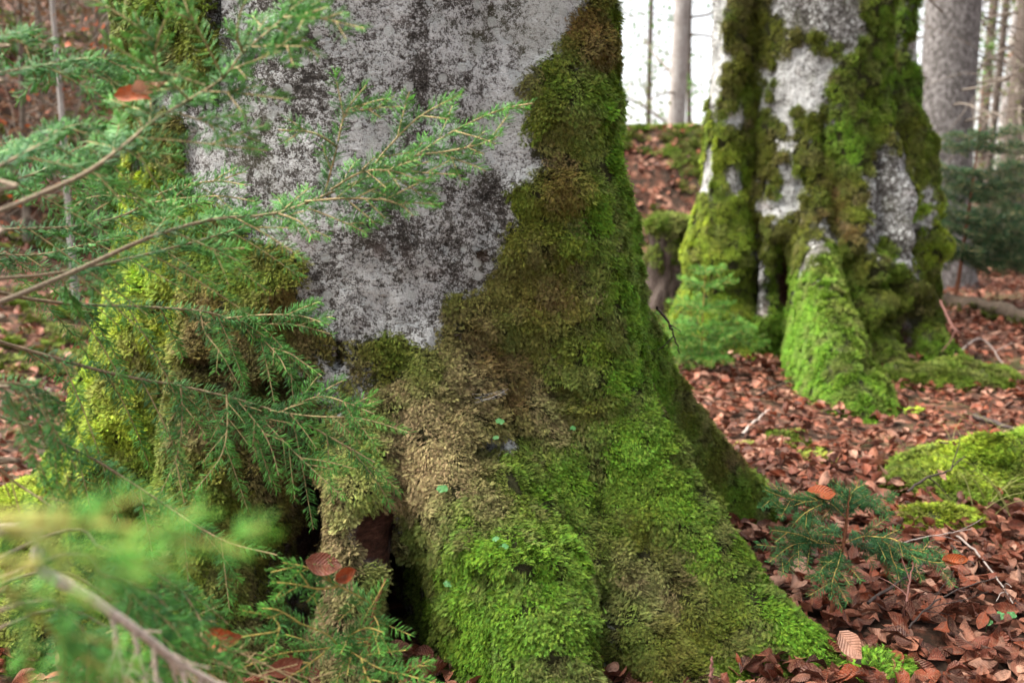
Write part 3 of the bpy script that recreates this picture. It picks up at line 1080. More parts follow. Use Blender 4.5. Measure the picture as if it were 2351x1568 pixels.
def leaf_mesh(seed, mat, L=0.072, flat=False):
    r = np.random.default_rng(seed)
    nu, nv = 5, 8
    W = L * r.uniform(0.52, 0.66)
    bend, cup, tw = r.uniform(-1.2, 2.0), r.uniform(-0.8, 1.7), r.uniform(-1.1, 1.1)
    if flat:
        bend, cup, tw = 0.4, 0.5, 0.2
    wav = r.uniform(0.02, 0.10)
    V, UV = [], []
    for i in range(nv):
        t = i / (nv - 1)
        hw = 0.5 * W * (math.sin(PI * min(1, max(0, t)) ** 0.88) ** 0.75 if 0 < t < 1 else 0.02)
        ang = bend * (t - 0.4)
        yy = L * (t - 0.5) * (1 - 0.10 * abs(bend))
        zz = L * 0.5 * bend * (t - 0.45) ** 2
        for j in range(nu):
            s = j / (nu - 1) * 2 - 1
            c = cup * s * 0.9
            x = hw * (math.sin(c) / (c if abs(c) > 1e-3 else 1) * s if abs(c) > 1e-3 else s)
            z = zz + hw * abs(s) * math.sin(abs(c)) * np.sign(cup) * 0.9 + wav * L * math.sin(t * 17 + j * 1.3) * abs(s) * 0.3
            a = tw * (t - 0.5)
            V.append((x * math.cos(a) - z * math.sin(a), yy, x * math.sin(a) + z * math.cos(a)))
            UV.append((0.5 + s * 0.5, t))
    Fq = []
    for i in range(nv - 1):
        for j in range(nu - 1):
            o = i * nu + j
            Fq.append((o, o + 1, o + nu + 1, o + nu))
    V = np.array(V)
    V[:, 2] -= V[:, 2].min() * 0.7
    return raw_mesh('fallen_leaf', V, np.array(Fq), mat, None, True, np.array(UV))


LEAVES = [leaf_mesh(600 + i, LEAFM) for i in range(12)]
LEAFC = variants('litter_leaf', LEAVES)
GN_LEAF = gn_instancer(LEAFC)


def inside_tree(x, y, pad=0.0):
    res = np.zeros(len(x), bool)
    for C, Rf in ((C1, R1), (C2, R2)):
        th = np.arctan2(x - C[0], -(y - C[1]))
        res |= np.hypot(x - C[0], y - C[1]) < Rf(th[None, :], np.full((1, len(th)), 0.03))[0] + pad
    res |= np.hypot(x - 1.05, y - 4.93) < 0.26
    res |= np.hypot(x - SB[0], y - SB[1]) < 0.15
    return res


MOUND_C, MOUND_R, MOUND_H = np.array([1.41, 2.66]), np.array([0.36, 0.26]), 0.13


def mound_h(x, y):
    q = ((x - MOUND_C[0]) / MOUND_R[0]) ** 2 + ((y - MOUND_C[1]) / MOUND_R[1]) ** 2
    p = np.stack([x, y, np.zeros_like(x)], 1)
    return MOUND_H * np.clip(1 - q, 0, 1) ** 0.6 * (1 + 0.5 * fbm(p, 5, 3, 211))


lr = np.random.default_rng(17)
LX, LY = [], []
for y0, y1, dens in ((1.10, 2.6, 1350), (2.6, 4.2, 700), (4.2, 6.5, 460), (6.5, 9.5, 300)):
    x0, x1 = -0.62 * y1 - 0.2, 0.62 * y1 + 0.2
    n = int((x1 - x0) * (y1 - y0) * dens)
    LX.append(lr.uniform(x0, x1, n))
    LY.append(lr.uniform(y0, y1, n))
LX.append(lr.uniform(0.25, 1.7, 2400))
LY.append(lr.uniform(1.3, 3.0, 2400))
LX, LY = np.concatenate(LX), np.concatenate(LY)
keep = np.abs(LX) < 0.56 * LY + 0.15
LX, LY = LX[keep], LY[keep]
keep = ~inside_tree(LX, LY, -0.01) & ~((LX < -1.1) & (LY > 4) & (lr.random(len(LX)) < 0.65))
LX, LY = LX[keep], LY[keep]
mh = mound_h(LX, LY)
keep = (mh < 0.02) | (lr.random(len(LX)) < 0.035)
LX, LY, mh = LX[keep], LY[keep], mh[keep]
pile = lr.random(len(LX)) ** 1.5
LZ = ground_h(LX, LY) + mh + 0.005 + 0.032 * pile + np.where(mh > 0.02, 0.026, 0)
lp = np.stack([LX, LY, LZ], 1)
e = 0.05
gn = unit(np.stack([-(ground_h(LX + e, LY) - ground_h(LX - e, LY)) / (2 * e), -(ground_h(LX, LY + e) - ground_h(LX, LY - e)) / (2 * e), np.ones(len(LX))], 1))
gn = unit(gn + lr.normal(0, 0.34, gn.shape) * (0.5 + pile)[:, None])
flip = lr.random(len(LX)) < 0.3
gn[flip] = gn[flip]
hx = lr.normal(0, 1, gn.shape)
hx = unit(hx - gn * np.sum(hx * gn, 1)[:, None])
lrot = eulers(hx, np.cross(gn, hx), gn)
lsc = lr.uniform(0.42, 0.88, len(LX)) * np.where(LY > 4.2, 1.12, 1.0)
lidx = lr.integers(0, 12, len(LX))
lx, ly, ld = proj(lp)
vis = (lx > 1540) & (lx < 2330) & (ly > 640) & (ly < 1560) & (pile > 0.35)
score = np.where(vis, lsc / ld * (0.7 + pile), 0)
big = np.argsort(-score)[:290]
isbig = np.zeros(len(LX), bool)
isbig[big] = True
for i in big:
    o = add('fallen_leaf', LEAVES[lidx[i]], floor, lp[i])
    o.rotation_euler = tuple(float(a) for a in lrot[i])
    o.scale = (float(lsc[i]),) * 3
r_ = ~isbig
scatter('leaf_litter', lp[r_], lrot[r_], np.repeat(lsc[r_][:, None], 3, 1), lidx[r_], None, GN_LEAF, floor)

# ------------------------------------------------------------------ the moss mound on the right
mound = empty('moss_mound', (MOUND_C[0], MOUND_C[1], float(ground_h(*MOUND_C))), 'low rounded cushion of yellow-green moss on the leaf-covered ground at the far right', 'moss')
ma, mr = np.meshgrid(np.linspace(0, 2 * PI, 73)[:-1], np.linspace(0.02, 1.02, 26))
mx = MOUND_C[0] + MOUND_R[0] * mr * np.cos(ma)
my = MOUND_C[1] + MOUND_R[1] * mr * np.sin(ma)
mz = ground_h(mx, my) + mound_h(mx.ravel(), my.ravel()).reshape(mx.shape) - 0.004
mv = np.stack([mx.ravel(), my.ravel(), mz.ravel()], 1)
j = np.arange(72)
mf = np.concatenate([np.stack([i * 72 + j, i * 72 + (j + 1) % 72, (i + 1) * 72 + (j + 1) % 72, (i + 1) * 72 + j], 1) for i in range(25)])[:, ::-1].copy()
MSOIL = plain('mossy_soil', (0.05, 0.055, 0.018), 0.9)
part('mound_body', mv, mf, MSOIL, mound)
up_w = np.ones(len(mf))
moss_on(mound, mv, mf, up_w, 0.020, 520, [(2200, 1050, YGREEN), (2100, 1150, OLGREEN), (2300, 1100, OLGREEN), (2050, 1090, OLGREEN), (2200, 1180, GREEN), (2250, 1040, YGREEN)], 1.15, brown=0.1,
        colfn=lambda p: moss_colors(p, [(2200, 1050, YGREEN), (2100, 1150, OLGREEN), (2300, 1100, OLGREEN), (2050, 1090, OLGREEN), (2200, 1180, GREEN), (2250, 1040, YGREEN)], 521, 0.1) * 1.0)

# small pads of moss on the ground
for (px, py, rx, ry, h, label, ct) in ((1805, 998, .07, .05, .04, 'small bright moss pad in front of the mossy root of the second beech', OLGREEN),
                                       (1700, 1150, .09, .08, .07, 'dark green moss pad at the foot of the rear buttress of the huge beech', GREEN),
                                       (2170, 860, .32, .16, .09, 'wide moss pad beside the lower right foot of the second beech', OLGREEN),
                                       (2010, 1545, .07, .05, .035, 'little bright moss tuft at the end of the huge beech root, bottom of picture', BRIGHT),
                                       (2160, 1190, .11, .08, .05, 'small moss pad just in front of the rounded yellow-green mound', YGREEN)):
    D = ray(px, py)
    t = (0.0 - CAM[2] + 0.02) / D[2]
    c = CAM + t * D
    c[2] = float(ground_h(c[0], c[1]))
    pad = empty('moss_pad', c, label, 'moss')
    ma, mr = np.meshgrid(np.linspace(0, 2 * PI, 33)[:-1], np.linspace(0.02, 1.0, 10))
    X = c[0] + rx * mr * np.cos(ma)
    Y = c[1] + ry * mr * np.sin(ma)
    pn = np.stack([X.ravel(), Y.ravel(), np.zeros(X.size)], 1)
    Zp = ground_h(X, Y) + h * np.clip(1 - mr ** 2, 0, 1) ** 0.6 * (1 + 0.4 * fbm(pn, 18, 2, 222).reshape(X.shape)) - 0.003
    vv = np.stack([X.ravel(), Y.ravel(), Zp.ravel()], 1)
    j = np.arange(32)
    ff = np.concatenate([np.stack([i * 32 + j, i * 32 + (j + 1) % 32, (i + 1) * 32 + (j + 1) % 32, (i + 1) * 32 + j], 1) for i in range(9)])[:, ::-1].copy()
    part('pad_body', vv, ff, MSOIL, pad)
    moss_on(pad, vv, ff, np.ones(len(ff)), 0.018, 540 + int(px), [(px, py, ct)], 1.0)

# ------------------------------------------------------------------ spruce
NEEDLE = mat_needles('spruce_needles', (0.10, 0.29, 0.04), (0.022, 0.095, 0.048))
NEEDLE_L = mat_needles('spruce_needles_light', (0.14, 0.37, 0.04), (0.07, 0.24, 0.055))
NEEDLE_DD = mat_needles('sapling_needles_dark', (0.022, 0.07, 0.018), (0.009, 0.030, 0.012), 0.04)
NEEDLE_YG = mat_needles('sapling_needles_light', (0.11, 0.27, 0.028), (0.05, 0.15, 0.03), 0.1)
NEEDLE_D = mat_needles('spruce_needles_dark', (0.06, 0.18, 0.05), (0.022, 0.075, 0.036))
TWIG = mat_twig('spruce_twig', (0.15, 0.115, 0.09), (0.36, 0.27, 0.13))
TWIG_Y = mat_twig('young_spruce_twig', (0.30, 0.21, 0.06), (0.40, 0.30, 0.085))
TWIG_N = mat_twig('yellow_green_twig', (0.26, 0.24, 0.06), (0.34, 0.33, 0.08))
DEADW = mat_twig('dead_twig', (0.56, 0.49, 0.43), (0.45, 0.36, 0.29))
REDST = plain('red_stem', (0.17, 0.062, 0.03), 0.7, 0.25, 0, 0.5, 140)


class Needles:
    def __init__(self, r):
        self.r = r
        self.b, self.d, self.w, self.L, self.a = [], [], [], [], []

    def on(self, pts, dens, ln, age0, age1, ang=(50, 72), spread=125, skip=0.0):
        pts = np.asarray(pts)
        seg = np.linalg.norm(np.diff(pts, axis=0), axis=1)
        cum = np.concatenate([[0], np.cumsum(seg)])
        n = int(cum[-1] * dens)
        if n < 2:
            return
        r = self.r
        s = np.sort(r.uniform(skip, 1, n)) * cum[-1]
        p = np.stack([np.interp(s, cum, pts[:, k]) for k in range(3)], 1)
        t, sd, u = frames(pts, (0, -0.75, 0.66))
        tt = unit(np.stack([np.interp(s, cum, t[:, k]) for k in range(3)], 1))
        uu = np.stack([np.interp(s, cum, u[:, k]) for k in range(3)], 1)
        uu = unit(uu - tt * np.sum(uu * tt, 1)[:, None])
        ss = np.cross(tt, uu)
        phi = np.radians(r.uniform(-spread, spread, n))
        # most needles comb out to the sides
        phi = np.where(r.random(n) < 0.62, np.sign(phi) * np.radians(r.normal(86, 14, n)), phi)
        rad = np.cos(phi)[:, None] * uu + np.sin(phi)[:, None] * ss
        a = np.radians(r.uniform(*ang, n)) * (1 - 0.45 * (s / cum[-1]) ** 4)
        d = np.cos(a)[:, None] * tt + np.sin(a)[:, None] * rad
        self.b.append(p)
        self.d.append(unit(d))
        self.w.append(unit(np.cross(d, rad) + 1e-6))
        self.L.append(ln * r.uniform(0.75, 1.15, n) * (1 - 0.35 * (s / cum[-1]) ** 6))
        self.a.append(age0 + (age1 - age0) * s / cum[-1] + r.normal(0, 0.08, n))

    def build(self, mat, parent, width=0.0013, curl=0.10):
        b, d, w = np.concatenate(self.b), np.concatenate(self.d), np.concatenate(self.w)
        L, a = np.concatenate(self.L)[:, None], np.clip(np.concatenate(self.a), 0, 1)
        nrm = np.cross(w, d)
        n = len(b)
        hw = width * 0.5
        V = []
        for f_, k_ in ((0.0, 0.7), (0.70, 1.0)):
            m = b + d * L * f_ + nrm * L * 0.03 * (f_ > 0)
            V += [m - w * hw * k_, m + w * hw * k_, m + nrm * hw * 1.1 * k_]
        V.append(b + d * L - nrm * L * curl * 0.3)
        V = np.stack(V, 1).reshape(-1, 3)
        o = (np.arange(n) * 7)[:, None]
        pat = np.array([[0, 1, 4], [0, 4, 3], [1, 2, 5], [1, 5, 4], [2, 0, 3], [2, 3, 5], [3, 4, 6], [4, 5, 6], [5, 3, 6]])
        fc = (o[:, :, None] + pat[None]).reshape(-1, 3)
        return part('needles', V, fc, mat, parent, {'age': np.repeat(a, 7)}, True)


def shoot_path(r, p0, d0, L, n=7, grav=0.25, wob=0.12):
    d = np.array(d0, float)
    pts = [np.array(p0, float)]
    for k in range(n - 1):
        d = d + np.array([0, 0, -grav / n]) + r.normal(0, wob, 3) / n
        d /= np.linalg.norm(d)
        pts.append(pts[-1] + d * L / (n - 1))
    return np.array(pts)


def bough(parent, name, ctrl, r0, seed, n_side=14, side_len=0.16, hang=0.3, dens=820, nl=0.0165, start=0.15, sub=True, extra=(), needle=None, wood=None,
          main_needles=0.35, nw=0.0013, fwd=0.75, age=(0.2, 0.9), sides=6, world=False):
    """One bough: a woody axis through the control points, side shoots, and needles."""
    r = np.random.default_rng(seed)
    r0 = r0 * 0.56
    pts = spline(np.array(ctrl) if world else np.array([c[:3] if len(c) == 4 else P(*c) for c in ctrl]), 40)
    Lm = np.linalg.norm(np.diff(pts, axis=0), axis=1).sum()
    wb, nd = MB(), Needles(r)
    tube(wb, pts, np.linspace(r0, max(r0 * 0.3, 0.0009), len(pts)), sides, np.repeat(np.linspace(0, 0.8, len(pts)), sides), cap=False)
    i0 = int(main_needles * len(pts))
    if dens:
        nd.on(pts[i0:], dens, nl, age[0], age[1])
    t, s, u = frames(pts, (0, -0.55, 0.83))
    for k in range(n_side):
        f = start + (0.97 - start) * (k + r.uniform(-.3, .3)) / max(1, n_side)
        f = min(0.97, max(0.02, f))
        i = int(f * (len(pts) - 1))
        sg = 1 if (k % 2) else -1
        side = s[i] * sg + u[i] * r.normal(0, 0.25)
        d = t[i] * fwd + side * 0.75 + np.array([0, 0, -hang * 1.6 * r.uniform(.6, 1.3)])
        d /= np.linalg.norm(d)
        L = side_len * (0.45 + 0.75 * math.sin(PI * (0.2 + 0.72 * f))) * r.uniform(0.65, 1.2)
        sp_ = shoot_path(r, pts[i], d, L, 8, hang * 0.8)
        rs = min(r0 * 0.35, 0.0018)
        tube(wb, sp_, np.linspace(rs, 0.0007, 8), 4, 0.9)
        if dens:
            nd.on(sp_, dens, nl, age[0] + 0.1, age[1])
        if sub and L > 0.07:
            for q in range(int(r.integers(1, 4))):
                ff = r.uniform(0.2, 0.8)
                jj = int(ff * 7)
                ts = unit(sp_[min(jj + 1, 7)] - sp_[jj])
                sx = unit(np.cross(ts, np.array([0, -0.7, 0.7])) + 1e-6) * (1 if q % 2 else -1)
                dd = unit(ts * 0.8 + sx * 0.7 + np.array([0, 0, -hang * r.uniform(.2, .8)]))
                ss_ = shoot_path(r, sp_[jj], dd, L * r.uniform(0.3, 0.55), 6, hang * 0.6)
                tube(wb, ss_, np.linspace(0.0011, 0.0006, 6), 4, 1.0)
                if dens:
                    nd.on(ss_, dens, nl, age[0] + 0.25, age[1] + 0.05)
    for ex in extra:
        ep = spline(np.array(ex) if world else np.array([P(*c) for c in ex]), 14)
        tube(wb, ep, np.linspace(0.0016, 0.0008, 14), 4, 0.8)
        if dens:
            nd.on(ep, dens, nl, 0.35, age[1] + 0.05)
            tl = np.linalg.norm(ep[-1] - ep[0])
            for q in range(int(tl / 0.03)):
                jj = int(r.uniform(0.1, 0.75) * 13)
                ts = unit(ep[min(jj + 1, 13)] - ep[jj])
                sx = unit(np.cross(ts, np.array([0.0, -1.0, 0.6])) + 1e-6) * (1 if q % 2 else -1)
                dd = unit(ts * 0.85 + sx * 0.65)
                ss_ = shoot_path(r, ep[jj], dd, tl * r.uniform(0.22, 0.4), 6, hang * 0.4)
                tube(wb, ss_, np.linspace(0.0011, 0.0006, 6), 4, 1.0)
                nd.on(ss_, dens, nl, 0.45, age[1] + 0.1)
    b = wb.build(name, wood or TWIG, parent, 'young')
    if dens:
        nd.build(needle or NEEDLE, b, nw)
    return b


# ---- the spruce at the left edge whose boughs reach across the great beech
TX, TY = -1.22, 1.05
spruce = empty('spruce_tree', (TX, TY, float(ground_h(TX, TY))), 'young spruce at the left edge whose green boughs reach across the huge beech', 'tree', None)
SPB = simple_bark('spruce_bark', [(0.0, (0.04, 0.027, 0.02)), (0.5, (0.13, 0.09, 0.068)), (1.0, (0.27, 0.21, 0.17))], (1, 1, .5), 60, 0.8, 0.004)
tb = MB()
tz = np.linspace(-0.1, 3.2, 20)
tube(tb, np.stack([TX + 0.02 * np.sin(tz * 2), TY + 0.02 * np.cos(tz * 1.7), tz + ground_h(TX, TY)], 1), np.linspace(0.045, 0.012, 20), 10)
tb.build('trunk', SPB, spruce)


def T(px, py, d):
    """Point on the trunk a little above or below the bough's first traced point."""
    z = P(px, py, d)[2]
    return (TX, TY, float(z) - 0.05, 0)


def left_bough(ctrl, r0, seed, **kw):
    c0, c1 = P(*ctrl[0]), P(*ctrl[1])
    back = c0 + (c0 - c1) * 0.7
    c = [(TX, TY, float(back[2]) + 0.03, 0), (*back, 0)] + list(ctrl)
    if 'start' not in kw:
        kw['start'] = 0.38
    return bough(spruce, 'branch', c, r0, seed, **kw)


left_bough([(-40, 772, 1.22), (51, 799, 1.26), (254, 856, 1.33), (423, 887, 1.39), (560, 920, 1.42), (680, 962, 1.43), (790, 1020, 1.42), (860, 1060, 1.40)], 0.0062, 1, n_side=13, side_len=0.16, hang=0.75, start=0.36, sub=False,
           extra=[[(560, 920, 1.42), (640, 1000, 1.41), (700, 1060, 1.40), (790, 1142, 1.38)], [(620, 942, 1.42), (720, 955, 1.42), (830, 960, 1.41), (940, 992, 1.39)],
                  [(540, 912, 1.42), (600, 985, 1.40), (625, 1035, 1.39), (640, 1090, 1.38)], [(640, 945, 1.43), (730, 910, 1.43), (800, 925, 1.42), (860, 950, 1.41)],
                  [(415, 885, 1.38), (418, 970, 1.37), (405, 1050, 1.36), (368, 1132, 1.35)], [(520, 905, 1.40), (522, 980, 1.38), (505, 1050, 1.36), (448, 1125, 1.34)]])
left_bough([(-40, 660, 1.20), (60, 684, 1.25), (180, 698, 1.30), (310, 703, 1.36), (450, 712, 1.42), (520, 730, 1.45), (600, 775, 1.46), (665, 810, 1.46), (738, 862, 1.45)], 0.0060, 2, n_side=12, side_len=0.14, hang=0.7, start=0.34, sub=False,
           extra=[[(500, 725, 1.45), (600, 742, 1.46), (680, 745, 1.46), (766, 768, 1.45)], [(520, 730, 1.45), (610, 722, 1.46), (690, 725, 1.46), (755, 745, 1.45)],
                  [(600, 775, 1.46), (625, 800, 1.45), (645, 825, 1.44), (658, 852, 1.43)], [(460, 715, 1.42), (470, 760, 1.41), (500, 800, 1.40), (520, 830, 1.39)]])
left_bough([(-40, 708, 0.98), (51, 673, 1.02), (186, 616, 1.08), (288, 568, 1.12), (373, 534, 1.15), (494, 502, 1.19), (632, 490, 1.22), (750, 446, 1.24), (833, 411, 1.25), (900, 385, 1.25), (956, 356, 1.25), (1035, 304, 1.25), (1145, 253, 1.24), (1222, 237, 1.23)],
           0.0058, 3, n_side=15, side_len=0.085, hang=0.15, start=0.40, needle=None, age=(0.3, 1.0),
           extra=[[(747, 440, 1.24), (774, 336, 1.22), (794, 257, 1.21), (842, 194, 1.20)], [(794, 257, 1.21), (850, 250, 1.20), (920, 244, 1.19)], [(774, 336, 1.22), (720, 305, 1.20), (640, 298, 1.18)],
                  [(760, 435, 1.24), (830, 395, 1.22), (900, 392, 1.20), (965, 415, 1.19)], [(862, 375, 1.25), (890, 340, 1.24), (960, 270, 1.22), (1060, 215, 1.20)],
                  [(700, 462, 1.23), (800, 455, 1.22), (900, 460, 1.21), (1008, 470, 1.20)], [(870, 455, 1.21), (920, 470, 1.20), (948, 495, 1.19)], [(956, 356, 1.25), (1040, 345, 1.24), (1120, 325, 1.23), (1150, 305, 1.22)],
                  [(640, 490, 1.22), (690, 510, 1.21), (720, 550, 1.20)], [(880, 380, 1.25), (960, 395, 1.23), (1045, 400, 1.21)]])
left_bough([(-40, 640, 1.05), (100, 630, 1.10), (240, 605, 1.16), (396, 568, 1.22), (494, 541, 1.25), (561, 517, 1.27), (640, 480, 1.29), (700, 470, 1.30)], 0.0042, 4, n_side=11, side_len=0.10, hang=0.3, start=0.36, sub=False)
left_bough([(-40, 528, 1.18), (80, 524, 1.22), (190, 517, 1.26), (292, 490, 1.29), (371, 442, 1.31), (454, 407, 1.32)], 0.0050, 5, n_side=10, side_len=0.13, hang=0.25, start=0.36, sub=False,
           extra=[[(371, 442, 1.31), (430, 425, 1.31), (500, 415, 1.31), (565, 425, 1.30)], [(330, 468, 1.30), (420, 455, 1.30), (510, 450, 1.30), (585, 462, 1.29)], [(340, 460, 1.3), (270, 450, 1.29), (200, 455, 1.28), (150, 490, 1.27)]])
left_bough([(-40, 500, 0.86), (90, 446, 0.92), (200, 395, 0.97), (292, 328, 1.0), (355, 276, 1.02), (434, 229, 1.04), (513, 178, 1.05), (557, 122, 1.05), (632, 59, 1.04), (671, 20, 1.03), (735, -30, 1.02)], 0.0052, 6, n_side=13, side_len=0.095, hang=0.12, start=0.40, age=(0.25, 1.0),
           extra=[[(671, 22, 1.03), (720, 38, 1.02), (780, 52, 1.01), (836, 66, 1.0)], [(632, 59, 1.04), (670, 85, 1.03), (735, 132, 1.02)], [(557, 122, 1.05), (545, 80, 1.03), (552, 30, 1.01), (570, -10, 1.0)],
                  [(434, 229, 1.04), (395, 190, 1.02), (362, 165, 1.0), (300, 130, 0.98), (240, 90, 0.96)], [(362, 165, 1.0), (357, 110, .99), (380, 40, .98), (388, 0, .97)],
                  [(360, 100, .99), (300, 50, .97), (200, -10, .95)], [(362, 165, 1.0), (410, 175, 1.0), (470, 195, .99)], [(513, 178, 1.05), (440, 40, 1.0), (420, 28, 1.0)]])
left_bough([(-40, 400, 0.9), (40, 360, 0.95), (99, 328, 1.0), (134, 300, 1.02), (190, 285, 1.05), (270, 290, 1.07)], 0.0048, 7, n_side=8, side_len=0.12, hang=0.3, start=0.40)
left_bough([(-40, 425, 1.10), (60, 405, 1.14), (118, 380, 1.17), (178, 340, 1.19), (230, 330, 1.2)], 0.0042, 8, n_side=8, side_len=0.12, hang=0.3, start=0.40, sub=False)
left_bough([(-40, 172, 1.0), (79, 154, 1.05), (160, 138, 1.09), (230, 132, 1.11), (292, 142, 1.13)], 0.0040, 9, n_side=9, side_len=0.09, hang=0.3, start=0.5)
left_bough([(-40, 92, 1.05), (40, 76, 1.08), (88, 66, 1.1)], 0.0034, 10, n_side=5, side_len=0.06, hang=0.3, start=0.6)
left_bough([(-40, 940, 1.18), (49, 973, 1.20), (144, 1018, 1.24), (228, 1060, 1.27), (330, 1125, 1.29), (398, 1170, 1.29), (455, 1208, 1.28), (531, 1246, 1.27), (637, 1273, 1.25)], 0.0048, 11, n_side=8, side_len=0.11, hang=0.7, start=0.36, sub=False)
left_bough([(-40, 580, 1.30), (80, 585, 1.34), (200, 560, 1.38), (300, 540, 1.42)], 0.004, 12, n_side=10, side_len=0.13, hang=0.4, start=0.4, sub=False)
left_bough([(-40, 880, 1.02), (40, 880, 1.05), (110, 900, 1.08), (160, 960, 1.10)], 0.0038, 13, n_side=9, side_len=0.13, hang=0.8, start=0.42, sub=False)
left_bough([(-40, 1060, 1.05), (0, 1079, 1.08), (45, 1113, 1.1), (87, 1140, 1.1), (130, 1170, 1.1)], 0.0042, 14, n_side=3, side_len=0.05, dens=0, start=0.5)
left_bough([(-40, 330, 1.25), (60, 330, 1.3), (160, 350, 1.36), (240, 400, 1.4)], 0.004, 15, n_side=9, side_len=0.12, hang=0.45, start=0.4, sub=False)

# ---- a second young spruce close by the camera, bottom left: soft boughs out of focus, a bleached dead branch
NX, NY = -0.62, 0.42
near = empty('spruce_tree', (NX, NY, float(ground_h(NX, NY))), 'blurred young spruce at the bottom left corner with a bleached bare branch', 'tree', None)
tb = MB()
tz = np.linspace(-0.1, 1.0, 12)
tube(tb, np.stack([NX + 0.01 * np.sin(tz * 3), NY + 0 * tz, tz], 1), np.linspace(0.022, 0.008, 12), 8)
tb.build('trunk', SPB, near)


def near_bough(ctrl, r0, seed, zoff=-0.04, **kw):
    z = float(P(*ctrl[0])[2])
    c = [(NX, NY, z + zoff, 0)] + list(ctrl)
    kw.setdefault('start', 0.45)
    return bough(near, kw.pop('name', 'branch'), c, r0, seed, **kw)


near_bough([(-60, 1180, 0.36), (80, 1192, 0.36), (265, 1208, 0.36), (420, 1236, 0.365), (560, 1266, 0.37)], 0.0026, 31, n_side=5, side_len=0.022, hang=0.1, sub=False, needle=NEEDLE_L, wood=TWIG_N, nl=0.012, dens=560, start=0.55)
near_bough([(-60, 1200, 0.33), (0, 1222, 0.33), (114, 1254, 0.335), (220, 1290, 0.34), (330, 1336, 0.345)], 0.0026, 32, n_side=5, side_len=0.022, hang=0.1, sub=False, needle=NEEDLE_L, wood=TWIG_N, nl=0.012, dens=560, start=0.55)
near_bough([(-60, 1290, 0.42), (0, 1337, 0.43), (114, 1443, 0.45), (182, 1504, 0.46), (341, 1590, 0.47)], 0.0030, 33, n_side=6, side_len=0.035, hang=0.2, sub=True, needle=NEEDLE_L, wood=TWIG_N, nl=0.012, dens=560, start=0.45)
near_bough([(-60, 1220, 0.66), (95, 1311, 0.70), (182, 1356, 0.72), (262, 1409, 0.74), (341, 1466, 0.77), (417, 1523, 0.80), (493, 1566, 0.82), (600, 1640, 0.85)], 0.0105, 35, name='dead_branch', n_side=12, side_len=0.09, hang=0.5, dens=0, wood=DEADW, start=0.45, sub=True)
near_bough([(60, 1250, 0.92), (235, 1257, 0.98), (315, 1292, 1.0), (410, 1352, 1.02), (459, 1420, 1.02), (463, 1458, 1.01)], 0.0030, 36, n_side=8, side_len=0.09, hang=0.7, start=0.4)
near_bough([(60, 1300, 0.80), (240, 1320, 0.86), (341, 1356, 0.9), (398, 1409, 0.92), (430, 1450, 0.93)], 0.0030, 37, n_side=8, side_len=0.09, hang=0.6, start=0.4)
near_bough([(0, 1400, 0.75), (150, 1450, 0.8), (260, 1500, 0.84), (380, 1560, 0.87)], 0.0028, 39, n_side=8, side_len=0.10, hang=0.6, start=0.4)
near_bough([(0, 1440, 0.9), (260, 1440, 1.0), (400, 1490, 1.05), (560, 1540, 1.08), (680, 1575, 1.1)], 0.0028, 40, name='dead_branch', n_side=10, side_len=0.10, hang=0.2, dens=0, wood=TWIG, start=0.4)
near_bough([(0, 1340, 0.95), (280, 1385, 1.05), (420, 1440, 1.08), (600, 1520, 1.12), (720, 1580, 1.14)], 0.0024, 41, name='dead_branch', n_side=10, side_len=0.08, hang=0.3, dens=0, wood=TWIG, start=0.4)

# ---- red-stemmed spruce seedling in front of the dark holes
s0 = P(838, 1568, 1.27)
seed1 = empty('spruce_seedling', (s0[0], s0[1], float(ground_h(s0[0], s0[1]))), 'spruce seedling with a reddish upright stem in front of the dark root holes', 'seedling', None)
wb = MB()
tube(wb, spline([(s0[0], s0[1], float(ground_h(s0[0], s0[1])) - .02), P(838, 1568, 1.27), P(846, 1504, 1.27), P(853, 1447, 1.265), P(861, 1390, 1.26), P(885, 1330, 1.26)], 20), np.linspace(0.0042, 0.0016, 20), 7)
wb.build('stem', REDST, seed1)
for q, (c, ex, ns) in enumerate((
        ([(861, 1390, 1.26), (810, 1360, 1.24), (760, 1335, 1.22), (700, 1300, 1.20), (622, 1312, 1.18)], [[(740, 1320, 1.21), (700, 1300, 1.20), (650, 1290, 1.19)], [(780, 1345, 1.23), (730, 1350, 1.2), (680, 1340, 1.18), (625, 1335, 1.17)], [(760, 1335, 1.22), (745, 1300, 1.21), (760, 1285, 1.2)]], 3),
        ([(850, 1470, 1.265), (800, 1478, 1.24), (778, 1481, 1.22), (751, 1455, 1.2), (690, 1430, 1.18), (626, 1413, 1.16), (556, 1400, 1.14)], [[(626, 1413, 1.16), (640, 1445, 1.15), (560, 1460, 1.13), (470, 1482, 1.12)], [(690, 1430, 1.18), (640, 1400, 1.16), (600, 1395, 1.15)]], 3),
        ([(850, 1480, 1.265), (790, 1482, 1.23), (720, 1490, 1.2), (640, 1500, 1.17), (560, 1530, 1.15)], [[(760, 1484, 1.22), (700, 1530, 1.19), (650, 1560, 1.17)]], 3),
        ([(850, 1465, 1.265), (800, 1462, 1.23), (840, 1440, 1.21), (880, 1450, 1.2)], [], 4),
        ([(790, 1482, 1.23), (830, 1510, 1.2), (884, 1538, 1.18), (940, 1550, 1.17), (1010, 1572, 1.16)], [[(830, 1510, 1.2), (840, 1545, 1.18), (860, 1580, 1.16)]], 6),
        ([(858, 1410, 1.262), (870, 1440, 1.24), (862, 1470, 1.22)], [], 3))):
    bough(seed1, 'branch', c, 0.0016, 60 + q, n_side=ns, side_len=0.05, hang=0.1, extra=ex, sub=False, needle=NEEDLE, wood=TWIG_Y, dens=850, nl=0.0145, start=0.2, main_needles=0.05, age=(0.45, 1.0))


